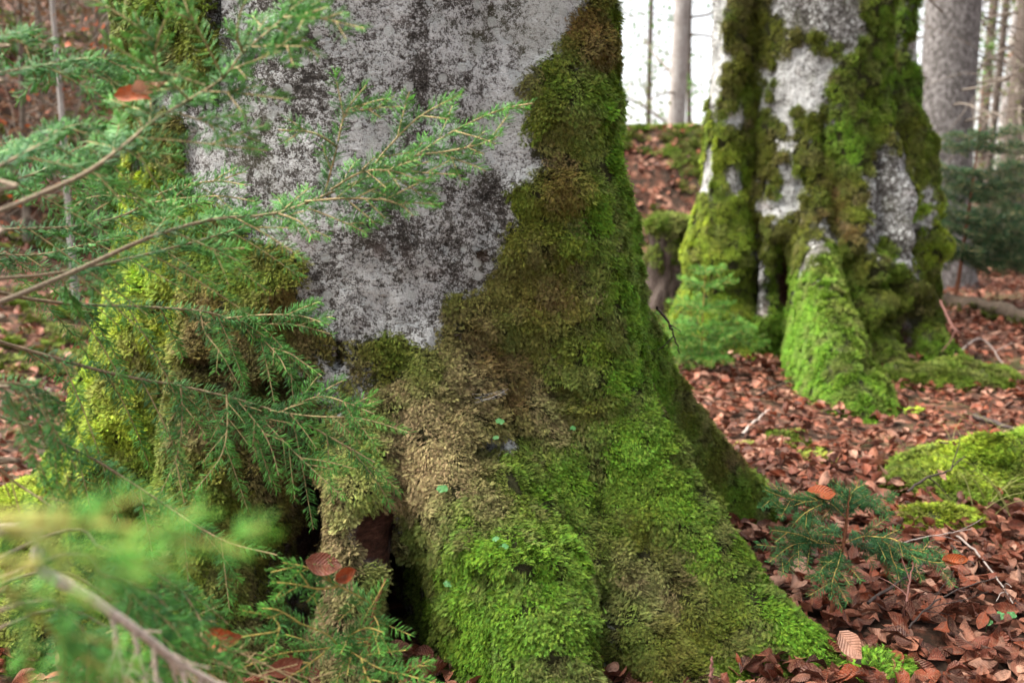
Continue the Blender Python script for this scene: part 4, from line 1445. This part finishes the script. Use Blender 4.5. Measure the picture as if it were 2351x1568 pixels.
def sapling(name, label, base, height, seed, whorls, arms, arm_len, needle, wood, dens=700, nl=0.014, nw=0.0013, lean=(0, 0), r0=0.006, droop=0.1, sub=True, group=None, bare=0.25, rise=0.25, cat='sapling', stemmat=None, side=0.35):
    r = np.random.default_rng(seed)
    o = empty(name, base, label, cat, group)
    base = np.asarray(base, float)
    top = base + np.array([lean[0], lean[1], height])
    st = spline([base - np.array([0, 0, .03]), base * 0.62 + top * 0.38 + np.array([r.normal(0, .02), r.normal(0, .02), 0]) * height, top], 20)
    wb = MB()
    tube(wb, st, np.linspace(r0, r0 * 0.25, 20), 7)
    wb.build('stem', stemmat or wood, o, 'young')
    for w_ in range(whorls):
        f = bare + (0.98 - bare) * w_ / max(1, whorls - 1)
        i = min(19, int(f * 19))
        L = arm_len * (1.05 - 0.72 * f)
        a0 = r.uniform(0, 2 * PI)
        for k in range(arms):
            a = a0 + 2 * PI * k / arms + r.normal(0, .25)
            d = np.array([math.cos(a), math.sin(a), rise * (0.4 + f)])
            c = shoot_path(r, st[i], unit(d), L * r.uniform(.75, 1.2), 6, droop, 0.3)
            bough(o, 'branch', c, max(0.0012, r0 * 0.35), seed * 50 + w_ * 10 + k, n_side=max(3, int(L / 0.03)), side_len=L * side, hang=0.12, dens=dens, nl=nl, start=0.2, sub=sub, needle=needle, wood=wood,
                  main_needles=0.12, nw=nw, age=(0.25, 0.85), sides=5, world=True)
    return o


def on_ground(px, py):
    """Where the line of sight through a traced point meets the ground."""
    D = ray(px, py)
    t = np.linspace(1.0, 14, 1400)
    p = CAM + t[:, None] * D
    h = ground_h(p[:, 0], p[:, 1])
    i = np.argmax(p[:, 2] < h)
    q = p[i]
    q[2] = h[i]
    return q


# seedling in the leaves, right foreground
g = on_ground(1905, 1440)
topd = (g - CAM) @ FWD
tp = P(1950, 1125, topd)
sd3 = empty('spruce_seedling', g, 'spruce seedling with a brown leaf caught on top, standing in fallen leaves', 'seedling')
wb = MB()
d0 = topd
tube(wb, spline([g - np.array([0, 0, .02]), P(1918, 1340, d0), P(1938, 1240, d0), P(1945, 1180, d0), tp], 18), np.linspace(0.0052, 0.0018, 18), 7)
wb.build('stem', REDST, sd3)
for q, (c, ex) in enumerate((
        ([(1944, 1190, d0), (1900, 1150, d0 - .03), (1850, 1150, d0 - .06), (1800, 1140, d0 - .08), (1755, 1122, d0 - .09)], [[(1900, 1150, d0 - .03), (1850, 1175, d0 - .08), (1815, 1210, d0 - .10)], [(1850, 1150, d0 - .06), (1800, 1165, d0 - .09), (1770, 1160, d0 - .1)]]),
        ([(1945, 1180, d0), (1960, 1150, d0 + .02), (1990, 1140, d0 + .05), (2050, 1150, d0 + .06)], [[(1950, 1150, d0), (1960, 1125, d0), (1985, 1110, d0)]]),
        ([(1935, 1250, d0), (1880, 1245, d0 - .05), (1820, 1250, d0 - .09), (1765, 1290, d0 - .12)], [[(1880, 1245, d0 - .05), (1830, 1225, d0 - .08), (1770, 1215, d0 - .1)], [(1850, 1250, d0 - .07), (1820, 1275, d0 - .09), (1800, 1300, d0 - .1)], [(1900, 1245, d0 - .03), (1850, 1235, d0), (1790, 1240, d0 + .03)]]),
        ([(1937, 1245, d0), (2000, 1230, d0 - .04), (2080, 1270, d0 - .07), (2150, 1290, d0 - .09), (2205, 1282, d0 - .1)], [[(2000, 1230, d0 - .04), (2060, 1240, d0 - .1), (2110, 1290, d0 - .12)], [(2040, 1250, d0 - .05), (2060, 1300, d0 - .07), (2120, 1320, d0 - .08)], [(2080, 1270, d0 - .07), (2140, 1260, d0 - .06), (2180, 1290, d0 - .06)]]),
        ([(1932, 1260, d0), (1925, 1290, d0 - .08), (1912, 1330, d0 - .12), (1908, 1370, d0 - .13)], [[(1928, 1275, d0 - .04), (1890, 1300, d0 - .1), (1880, 1330, d0 - .12)]]),
        ([(1940, 1235, d0), (1990, 1255, d0 + .06), (2050, 1290, d0 + .1), (2080, 1330, d0 + .12)], [[(1990, 1255, d0 + .06), (2040, 1262, d0 + .1), (2090, 1275, d0 + .12)]]),
        ([(1938, 1240, d0), (1910, 1215, d0 + .05), (1860, 1200, d0 + .09), (1830, 1205, d0 + .1)], []),
        ([(1945, 1190, d0), (1948, 1160, d0), (1952, 1118, d0)], []))):
    bough(sd3, 'branch', c, 0.0016, 80 + q, n_side=7, side_len=0.05, hang=0.12, extra=ex, sub=False, needle=NEEDLE_D, wood=TWIG_Y, dens=1150, nl=0.0150, start=0.2, main_needles=0.05, age=(0.35, 1.0))

# light green sapling left of the second beech
g = on_ground(1612, 850)
sapling('spruce_sapling', 'light green knee-high spruce sapling just left of the second beech foot', g, 0.46, 5, 6, 6, 0.30, NEEDLE_YG, TWIG_Y, dens=380, nl=0.019, nw=0.0032, r0=0.006, bare=0.3)
# dark sapling right of the second beech, its bare stem bent, and its neighbours
g = on_ground(2190, 705)
sapling('spruce_sapling', 'dark spruce sapling with a bare slanting lower stem right of the second beech', g, 1.12, 6, 9, 6, 0.62, NEEDLE_DD, TWIG, dens=230, nl=0.022, nw=0.0045, r0=0.016, bare=0.42, lean=(0.10, 0.05), stemmat=REDST)
g = on_ground(2330, 640)
sapling('spruce_sapling', 'dark bushy spruce sapling at the right picture edge behind the bent one', g + np.array([0.45, .7, 0]), 1.25, 7, 9, 6, 0.75, NEEDLE_DD, TWIG, dens=190, nl=0.024, nw=0.005, r0=0.016, bare=0.15)

# ------------------------------------------------------------------ trees and shrubs further back
PALEB = simple_bark('pale_far_bark', [(0.0, (0.16, 0.14, 0.12)), (0.5, (0.34, 0.31, 0.29)), (1.0, (0.55, 0.53, 0.52))], (1, 1, .4), 14, 0.5, 0.01)
GREYB = simple_bark('scaly_spruce_bark', [(0.0, (0.03, 0.025, 0.023)), (0.42, (0.13, 0.115, 0.108)), (0.68, (0.30, 0.275, 0.27)), (1.0, (0.55, 0.53, 0.53))], (1, 1, .7), 34, 1.0, 0.03)
BROWNB = simple_bark('dark_far_bark', [(0.0, (0.04, 0.03, 0.025)), (0.5, (0.11, 0.085, 0.07)), (1.0, (0.25, 0.21, 0.18))], (1, 1, .4), 20, 0.7, 0.01)
LEAF_OL = plain('olive_far_leaf', (0.16, 0.18, 0.065), 0.5, 0.3, 0.35, 0.5, 3)
LEAF_GN = plain('green_far_leaf', (0.09, 0.19, 0.03), 0.5, 0.3, 0.35, 0.5, 3)
LEAF_OR = plain('rust_far_leaf', (0.36, 0.085, 0.025), 0.5, 0.3, 0.3, 0.5, 3)
LEAF_BR = plain('brown_far_leaf', (0.20, 0.11, 0.065), 0.55, 0.3, 0.3, 0.5, 3)
GREYTW = plain('grey_twig', (0.17, 0.14, 0.115), 0.85, 0.2, 0, 0.4, 30)


def branch_tree(name, label, base, height, r0, seed, bark, leaf, n_limb, limb_len, n_leaf, leaf_size, low=0.1, high=0.9, lean=(0, 0), rise=0.5, cat='tree', group=None, wob=0.05, taper=0.35, twig_r=0.004, droop=0.0, sub=5):
    r = np.random.default_rng(seed)
    o = empty(name, base, label, cat, group)
    base = np.asarray(base, float)
    n = 18
    f = np.linspace(0, 1, n)
    st = base + np.stack([lean[0] * f + wob * height * 0.1 * np.sin(f * 6 + seed), lean[1] * f + wob * height * 0.1 * np.cos(f * 5 + seed), height * f - 0.1], 1)
    wb = MB()
    tube(wb, st, r0 * (1 - (1 - taper) * f) * (1 + 0.5 * np.exp(-f * height / 0.35)), 14)
    wb.build('trunk', bark, o)
    lb = MB()
    ends = []
    for k in range(n_limb):
        fr = low + (high - low) * (k + r.random()) / n_limb
        i = fr * (n - 1)
        p0 = st[int(i)] + (st[min(n - 1, int(i) + 1)] - st[int(i)]) * (i - int(i))
        a = r.uniform(0, 2 * PI)
        d = unit(np.array([math.cos(a), math.sin(a), rise + r.normal(0, .25)]))
        L = limb_len * r.uniform(.5, 1.2) * (1.1 - 0.5 * fr)
        c = shoot_path(r, p0, d, L, 8, droop, 0.9)
        rl = max(twig_r, min(r0 * 0.16, 0.03 if n_leaf else 0.008) * (1.1 - .6 * fr))
        tube(lb, c, np.linspace(rl, twig_r * 0.5, 8), 5)
        ends.append(c[3:])
        for q in range(sub):
            jj = int(r.integers(2, 7))
            dd = unit((c[jj] - c[jj - 1]) / np.linalg.norm(c[jj] - c[jj - 1]) + r.normal(0, .75, 3))
            c2 = shoot_path(r, c[jj], dd, L * r.uniform(.2, .5), 6, droop, 0.9)
            tube(lb, c2, np.linspace(twig_r * .8, twig_r * 0.35, 6), 4)
            ends.append(c2)
    if lb.n:
        lb.build('limbs', bark if twig_r > 0.006 else GREYTW, o)
    if n_leaf and ends:
        E = np.concatenate(ends)
        pk = E[r.integers(0, len(E), n_leaf)] + r.normal(0, leaf_size * 1.1, (n_leaf, 3))
        x = unit(r.normal(0, 1, (n_leaf, 3)))
        y = unit(np.cross(x, r.normal(0, 1, (n_leaf, 3))))
        z = np.cross(x, y)
        s = leaf_size * r.uniform(.6, 1.3, (n_leaf, 1))
        V = np.stack([pk - x * s * .5, pk + y * s * .28 + z * s * .1, pk + x * s * .5, pk - y * s * .28 + z * s * .1], 1).reshape(-1, 3)
        q = (np.arange(n_leaf) * 4)[:, None]
        fc = np.concatenate([q + np.array([[0, 1, 2]]), q + np.array([[0, 2, 3]])])
        part('crown', V, fc, leaf, o, None, False)
    return o


def bank_pt(px, d):
    p = P(px, 400, d)
    return np.array([p[0], p[1], float(ground_h(p[0], p[1]))])


# between the two beeches, against the white sky
branch_tree('slender_tree', 'slender pale trunk against the white sky between the two mossy beeches', bank_pt(1536, 13), 11, 0.115, 1, PALEB, LEAF_OL, 30, 2.0, 1100, 0.065, 0.02, 0.95, (0.3, 0), 0.4)
branch_tree('leafy_tree', 'thin leafy tree with olive leaves on the bank beside the slender pale trunk', bank_pt(1480, 17), 8, 0.05, 2, BROWNB, LEAF_OL, 34, 2.4, 1300, 0.075, 0.02, 0.9, (0.2, 0), 0.3)
branch_tree('leafy_tree', 'thin green-leaved tree close to the left mossy stem of the second beech', bank_pt(1590, 15), 7, 0.045, 3, BROWNB, LEAF_GN, 36, 1.9, 1700, 0.07, 0.02, 0.9, (-0.2, 0), 0.3)
# right gap
g = bank_pt(2176, 7.4)
sp = branch_tree('spruce_tree', 'thick grey spruce trunk with thin dead twigs right behind the second beech', g, 10, 0.205, 4, GREYB, None, 60, 1.5, 0, 0.1, 0.03, 0.5, (0, 0), 0.12, taper=0.6, twig_r=0.0045, droop=0.25, sub=6)
branch_tree('spruce_tree', 'narrow brown trunk at the upper right edge beyond the grey spruce', bank_pt(2335, 12), 12, 0.14, 5, BROWNB, LEAF_OL, 40, 2.2, 1200, 0.06, 0.02, 0.6, (0, 0), 0.05, twig_r=0.006, droop=0.2)
branch_tree('leafy_tree', 'twiggy tree with small dark leaves against the sky at the upper right', bank_pt(2270, 13), 9, 0.05, 6, BROWNB, LEAF_OL, 60, 2.6, 3500, 0.06, 0.02, 0.9, (0, 0), 0.2)
branch_tree('leafy_tree', 'far green tree low against the sky behind the dark spruce saplings', bank_pt(2310, 20), 7, 0.06, 7, BROWNB, LEAF_GN, 44, 2.6, 2200, 0.10, 0.02, 0.6, (0, 0), 0.15)
branch_tree('leafy_tree', 'rust-leaved thin tree behind the narrow brown trunk at the right edge', bank_pt(2390, 17), 9, 0.06, 8, BROWNB, LEAF_BR, 40, 2.6, 2000, 0.07, 0.02, 0.9, (0, 0), 0.2)
for k, (px, dd, r0, lf, lab) in enumerate(((2250, 24, .13, LEAF_BR, 'faint far trunk between the grey spruce and the right edge'), (2298, 30, .15, LEAF_OL, 'faint thin far trunk near the upper right edge'))):
    branch_tree('far_tree', lab, bank_pt(px, dd), 14, r0, 60 + k, PALEB if k % 2 else BROWNB, lf, 40, 3.2, 700, 0.10, 0.01, 0.6, (0.2, 0), 0.2, twig_r=0.01, sub=6)
# left hillside seen through the boughs
branch_tree('beech_sapling', 'thin pale beech sapling with rust leaves, upper left behind the spruce boughs', bank_pt(160, 5.2), 3.6, 0.017, 11, PALEB, LEAF_OR, 26, 0.7, 170, 0.05, 0.1, 0.95, (-0.1, 0), 0.5, cat='sapling', twig_r=0.003)
for k, (px, d, lf, lab) in enumerate(((40, 6.0, LEAF_BR, 'brown twiggy shrub at the far upper left edge of the hillside'), (110, 7.2, LEAF_OL, 'olive leafed shrub on the hillside, upper left behind the pale sapling'),
                                      (215, 6.4, LEAF_BR, 'brown leafed shrub just left of the huge beech, upper left'), (265, 8.2, LEAF_OL, 'grey-green shrub touching the left outline of the huge beech'),
                                      (-40, 8.0, LEAF_OL, 'grey-green bush cut by the left picture edge'), (170, 9.5, LEAF_OL, 'pale green bush high on the left hillside'))):
    branch_tree('shrub', lab, bank_pt(px, d), 2.6 + 0.3 * k, 0.02, 20 + k, GREYTW, lf, 48, 1.3, 2200, 0.05, 0.02, 0.98, (0.2, 0), 0.7, cat='shrub', twig_r=0.0045, sub=8)
for k, (px, d, r0, lab) in enumerate(((30, 11, .09, 'grey trunk high on the left hillside at the picture edge'), (232, 12, .11, 'grey trunk on the hillside just left of the huge beech'))):
    branch_tree('hillside_tree', lab, bank_pt(px, d), 10, r0, 40 + k, BROWNB, LEAF_OL, 30, 2.0, 1500, 0.08, 0.02, 0.9, (0.4, 0), 0.3, twig_r=0.006)

# ------------------------------------------------------------------ fallen log, twigs and sticks
LOGB = simple_bark('log_bark', [(0.0, (0.02, 0.014, 0.01)), (0.5, (0.07, 0.05, 0.035)), (1.0, (0.16, 0.12, 0.09))], (1, 1, 1), 30, 0.8, 0.01)
l0, l1 = on_ground(2165, 700), on_ground(2400, 765)
log = empty('fallen_log', (l0 + l1) / 2, 'thin mossy log lying in the leaves behind the right foot of the second beech', 'log')
lpth = spline([l0 + np.array([0, 0, .02]), (l0 + l1) / 2 + np.array([0, 0, .05]), l1 + np.array([0, 0, .04])], 24)
lm = MB()
tube(lm, lpth, 0.055 + 0.01 * np.sin(np.arange(24)), 12)
lv, lf_, _ = lm.arrays()
part('log_body', lv, lf_, LOGB, log)
qf = lf_[0]
upw = np.clip(np.cross(lv[qf[:, 2]] - lv[qf[:, 0]], lv[qf[:, 3]] - lv[qf[:, 1]])[:, 2] * 1e4, 0, 1)
moss_on(log, lv, qf, upw + 1e-6, 0.035, 900, [(2250, 720, OLGREEN)], 1.6)

TWD = plain('dark_twig', (0.055, 0.038, 0.032), 0.7, 0.3, 0, 0.5, 90)
TWP = plain('pale_stick', (0.33, 0.27, 0.24), 0.8, 0.2, 0, 0.4, 60)
TWR = plain('reddish_twig', (0.17, 0.075, 0.06), 0.7, 0.3, 0, 0.4, 90)


def twig(label, ctrl, r0, mat, forks=0, seed=0, name='twig', lift=0.012):
    r = np.random.default_rng(seed)
    pts = []
    for c in ctrl:
        pts.append(P(*c) if len(c) == 3 else on_ground(*c) + np.array([0, 0, lift]))
    o = empty(name, pts[0], label, 'twig')
    mb = MB()
    c = spline(np.array(pts), 18)
    c = c + r.normal(0, r0 * 0.35, c.shape)
    tube(mb, c, np.linspace(r0, r0 * .45, 18), 6)
    mb.build('stick', mat, o)
    L = np.linalg.norm(c[-1] - c[0])
    for k in range(forks):
        i = int(r.integers(4, 15))
        t = unit(c[i + 1] - c[i])
        d = unit(t * .8 + r.normal(0, .5, 3) + np.array([0, 0, .15]))
        mb = MB()
        tube(mb, shoot_path(r, c[i], d, L * r.uniform(.2, .4), 7, 0.1, 0.6), np.linspace(r0 * .5, r0 * .25, 7), 5)
        mb.build('side_twig', mat, o)
    return o


twig('pale broken stick leaning on the ground at the right foot of the second beech', [(2160, 690, 4.5), (2180, 735, 4.42), (2205, 770, 4.36), (2228, 805)], 0.0065, TWR, 1, 1)
twig('dark bare twig sticking out beside the rear buttress of the huge beech', [(1508, 705, 2.12), (1532, 735, 2.14), (1545, 765, 2.15), (1562, 812, 2.16)], 0.0032, TWD, 4, 2)
twig('dark forked twig lying over leaves below the seedling', [(1985, 1440), (2070, 1382), (2110, 1352), (2165, 1315)], 0.0032, TWD, 3, 3, lift=.05)
twig('long thin grey twig reaching right from the seedling top', [(2060, 1248, 1.95), (2120, 1232, 1.98), (2180, 1222, 2.0), (2232, 1212, 2.02)], 0.0016, TWP, 2, 4)
twig('thin grey stem rising beside the seedling among leaves', [(2068, 1440), (2078, 1390, 1.75), (2090, 1330, 1.76), (2098, 1290, 1.77)], 0.0026, TWR, 2, 5)
twig('slim grey twig lying across red leaves at the lower right edge', [(2190, 1265), (2240, 1310), (2290, 1380), (2320, 1430)], 0.0028, TWP, 2, 6, lift=.04)
twig('reddish twig standing at the bottom picture edge before the root', [(1632, 1575, 1.42), (1634, 1535, 1.42), (1637, 1508, 1.42)], 0.0034, TWR, 1, 7)
twig('dark curved twig lying on the yellow-green moss mound', [(2085, 1125, 2.45), (2130, 1095, 2.5), (2175, 1080, 2.55), (2215, 1045, 2.6)], 0.0035, TWD, 2, 8)
twig('short pale stick in the leaves left of the mossy front root', [(1705, 1015), (1735, 985), (1765, 958)], 0.0065, TWP, 0, 9, lift=.03)
twig('thin dark twig in the leaves between the two beeches', [(1742, 930), (1790, 905), (1850, 890)], 0.0045, TWD, 1, 10, lift=.04)
twig('crooked brown twig behind the yellow-green mound at the right edge', [(2235, 990), (2290, 1005), (2330, 1020), (2370, 1045)], 0.011, TWD, 0, 11, lift=.05)
twig('straight thin twig over leaves right of the second beech', [(2190, 840), (2250, 800), (2300, 860)], 0.005, TWP, 1, 12, lift=.05)
twig('fine dark twig across leaves in the lower right corner', [(2080, 1500), (2130, 1450), (2200, 1405), (2290, 1380)], 0.0020, TWD, 3, 13, lift=.05)
twig('short brown twig below the yellow-green mound', [(2180, 1300), (2210, 1330), (2235, 1350)], 0.0024, TWD, 0, 14, lift=.05)

# ------------------------------------------------------------------ small things on the great beech
SURF = proj(v1)
def on_beech(px, py, lift=0.012):
    q = np.hypot(SURF[0] - px, SURF[1] - py) + np.where(np.cos(TH1) > -0.2, 0, 1e4)
    c = np.argsort(q)[:8]
    i = c[np.argmin(SURF[2][c])]
    p = v1[i]
    to = unit(CAM - p)
    return p + to * lift, to


HERB = plain('herb_leaf', (0.08, 0.24, 0.07), 0.45, 0.4, 0.3, 0.25, 200)


def herb(px, py, size, label, ground=False, seed=0):
    r = np.random.default_rng(seed)
    if ground:
        p = on_ground(px, py) + np.array([0, 0, 0.035])
        root = on_ground(px, py)
        nrm = unit(np.array([r.normal(0, .2), -0.5, 1.0]))
    else:
        p, to = on_beech(px, py, 0.02)
        root, _ = on_beech(px, py + 6, -0.005)
        nrm = unit(to * 0.65 + np.array([r.normal(0, .2), 0, 0.9]))
    o = empty('herb_leaf', root, label, 'leaf', None)
    x = unit(np.cross(nrm, np.array([r.normal(0, .4), 1, 0])))
    y = np.cross(nrm, x)
    a = np.linspace(0, 2 * PI, 37)[:-1]
    rad = size * (0.82 + 0.18 * np.abs(np.cos(a * 2.5)) ** 0.6)
    V = [p + nrm * size * .04]
    for f in (0.5, 1.0):
        V += list(p + (np.cos(a) * rad * f)[:, None] * x + (np.sin(a) * rad * f * .85)[:, None] * y + nrm * (0.10 * size * np.sin(a * 5) * f * f)[:, None])
    j = np.arange(36)
    k = (j + 1) % 36
    part('blade', np.array(V), [np.stack([1 + j, 1 + k, 37 + k, 37 + j], 1), np.stack([0 * j, 1 + k, 1 + j], 1)], HERB, o)
    mb = MB()
    tube(mb, spline([root, (root + p) / 2 + r.normal(0, .003, 3), p - nrm * size * .12], 8), 0.0007, 5)
    mb.build('stalk', HERB, o)


herb(1155, 965, 0.0085, 'round green herb leaf below the cobweb on brown moss', seed=1)
herb(1005, 1112, 0.0105, 'round green herb leaf, largest of those on tan moss of the huge beech', seed=2)
herb(1310, 982, 0.0065, 'pale green herb leaf high on the right of the mossy foot', seed=3)
herb(1145, 1007, 0.006, 'tiny green herb leaf just above the small hollow', seed=4)
herb(1122, 1225, 0.006, 'small green herb leaf above the rounded front root', seed=5)
herb(1143, 1242, 0.006, 'small green herb leaf, lower of the pair above the front root', seed=6)
herb(1018, 1345, 0.009, 'green herb leaf left on the rounded front root', seed=7)
herb(2290, 1455, 0.011, 'green herb leaf among red leaves in the lower right corner', True, 8)
herb(2318, 1450, 0.010, 'green herb leaf nearest the right edge among red leaves', True, 9)
herb(2265, 1468, 0.009, 'yellowish green herb leaf, left of three among red leaves', True, 10)

WEB = plain('cobweb_thread', (0.75, 0.78, 0.85), 0.4, 0.5, 0.3, 0.1, 100)
w0, wt = on_beech(1098, 906, 0.03)
web = empty('cobweb', w0, 'small grey cobweb strands stretched over brown moss in the middle of the mossy foot', 'cobweb')
mb = MB()
w1, _ = on_beech(1168, 884, 0.03)
for k in range(6):
    a = w0 + RNG.normal(0, .006, 3) * [1, 1, 1.2]
    b = w1 + RNG.normal(0, .006, 3) * [1, 1, .5]
    m_ = (a + b) / 2 + np.array([0, 0, -RNG.uniform(0, .008)])
    tube(mb, spline([a, m_, b], 8), 0.0001, 3)
mb.build('threads', WEB, web)

FLAKE = BARK
for px, py, sz in ((1112, 592, .022), (768, 806, .026), (1060, 770, .014)):
    p, to = on_beech(px, py, 0.002)
    x = unit(np.cross(np.array([0, 0, 1.0]), to))
    u_ = np.cross(to, x)
    V, Fq = [], []
    for i in range(5):
        for j in range(5):
            s, t = i / 4 - .5, j / 4 - .5
            edge = 1 + 0.25 * math.sin(7 * i + 3 * j + px)
            V.append(p + x * s * sz * edge + u_ * t * sz * .8 * edge + to * (0.012 * max(0, t + .1) * 2 ** 1.5 + 0.002 * math.sin(i * 2.1)))
    for i in range(4):
        for j in range(4):
            o = i * 5 + j
            Fq.append((o, o + 1, o + 6, o + 5))
    part('bark_flake', np.array(V), np.array(Fq), BARK, beech, {'moss': np.zeros(25), 'streak': np.full(25, .6), 'wood': np.full(25, .3)})


# ------------------------------------------------------------------ leaves caught in the boughs and on the seedlings
def caught(label, px, py, d, size, normal, axis, mat, seed):
    me = leaf_mesh(seed, mat, 0.072)
    o = add('brown_leaf', me, None, P(px, py, d))
    z = unit(np.array(normal, float))
    y = np.array(axis, float)
    y = unit(y - z * (y @ z))
    x = np.cross(y, z)
    o.rotation_euler = tuple(float(a) for a in eulers(x[None], y[None], z[None])[0])
    o.scale = (size,) * 3
    tag(o, label, 'leaf')


caught('brown curled leaf caught in the spruce bough, upper left', 345, 214, 1.02, 0.6, (0.1, -0.6, 0.9), (1, 0.2, 0.15), LEAFM, 701)
caught('orange leaf scrap beside the curled leaf, upper left bough', 305, 224, 1.03, 0.55, (0.2, -0.7, 0.5), (1, 0.2, 0), ORANGE, 702)
caught('large red-brown leaf caught on the red-stemmed seedling', 742, 1296, 1.20, 0.7, (0.2, -0.8, 0.6), (1, 0, -0.1), LEAFM, 703)
caught('small orange-red leaf tip beside the caught red-brown leaf', 798, 1318, 1.21, 0.5, (-0.2, -0.9, 0.3), (0.9, 0, 0.25), ORANGE, 704)
caught('glossy red leaf among spruce twigs at the bottom left', 508, 1468, 1.10, 0.7, (0.0, -0.9, 0.5), (1, 0, 0.1), ORANGE, 705)
caught('crumpled brown leaf among bare twigs at the bottom', 655, 1530, 1.15, 0.6, (0.3, -0.8, 0.5), (1, 0, 0.4), LEAFM, 706)
caught('rust-brown leaf resting on top of the seedling on the right', 1884, 1132, 1.86, 0.8, (0.1, -0.55, 0.85), (1, 0.1, -0.1), ORANGE, 707)
caught('orange-brown leaf at the right arm of the seedling', 2190, 1292, 1.75, 0.75, (-0.1, -0.5, 0.9), (1, 0.2, -.1), ORANGE, 708)
caught('large ribbed brown leaf standing beside the root end', 1955, 1480, 1.62, 0.85, (-0.5, -0.6, 0.6), (0.6, -0.3, -0.6), LEAFM, 709)

# ------------------------------------------------------------------ dry grass beside the mound
GRASS = plain('dry_grass', (0.34, 0.33, 0.12), 0.6, 0.3, 0.3, 0.3, 30)
for gi, (px, py, n, lab) in enumerate(((2265, 1040, 14, 'few arching yellow grass blades on the far side of the moss mound'), (2300, 1190, 16, 'thin grass blades at the right edge in front of the moss mound'))):
    b0 = on_ground(px, py)
    o = tag(add('grass_tuft', None, None, b0), lab, 'grass')
    bpy.data.objects.remove(o)
    o = empty('grass_tuft', b0, lab, 'grass')
    for k in range(n):
        mb = MB()
        a = RNG.uniform(0, 2 * PI)
        c = shoot_path(RNG, b0 + np.array([RNG.normal(0, .06), RNG.normal(0, .05), 0.03]), unit(np.array([math.cos(a) * .5, math.sin(a) * .5, 1])), RNG.uniform(.10, .24), 9, 1.6, .3)
        tube(mb, c, np.linspace(0.0014, 0.0004, 9), 3)
        mb.build('blade', GRASS, o)

# ------------------------------------------------------------------ moss creeping over the bank and between the leaves
bc = gv[gf].mean(1)
bx, by, bd = proj(bc)
bn = fbm(bc, 2.4, 3, 941)
wb_ = np.where((bd > 4.5) & (bd < 9) & (bx > 1350) & (bx < 1750) & (bc[:, 2] > 0.45), sstep(-0.1, 0.35, bn + 0.9 * sstep(0.85, 1.1, bc[:, 2]) - 0.15), 0)
wb_ = wb_ + np.where((bd > 2.5) & (bd < 9) & (bc[:, 0] > 0.6) & (bc[:, 2] < 0.4), 0.06 * sstep(0.25, 0.5, bn), 0)
wb_ = wb_ + np.where((bd > 2.0) & (bd < 9) & (bx < 420), 0.8 * sstep(-0.1, 0.3, bn), 0)
bank_moss = moss_on(floor, gv + np.array([0, 0, 0.02]), gf, wb_ + 1e-9, 0.06, 950, [(1500, 300, OLGREEN), (1450, 400, GREEN), (1600, 500, OLIVE), (2200, 800, YGREEN), (100, 600, OLGREEN)], 1.8, 'ground_moss')
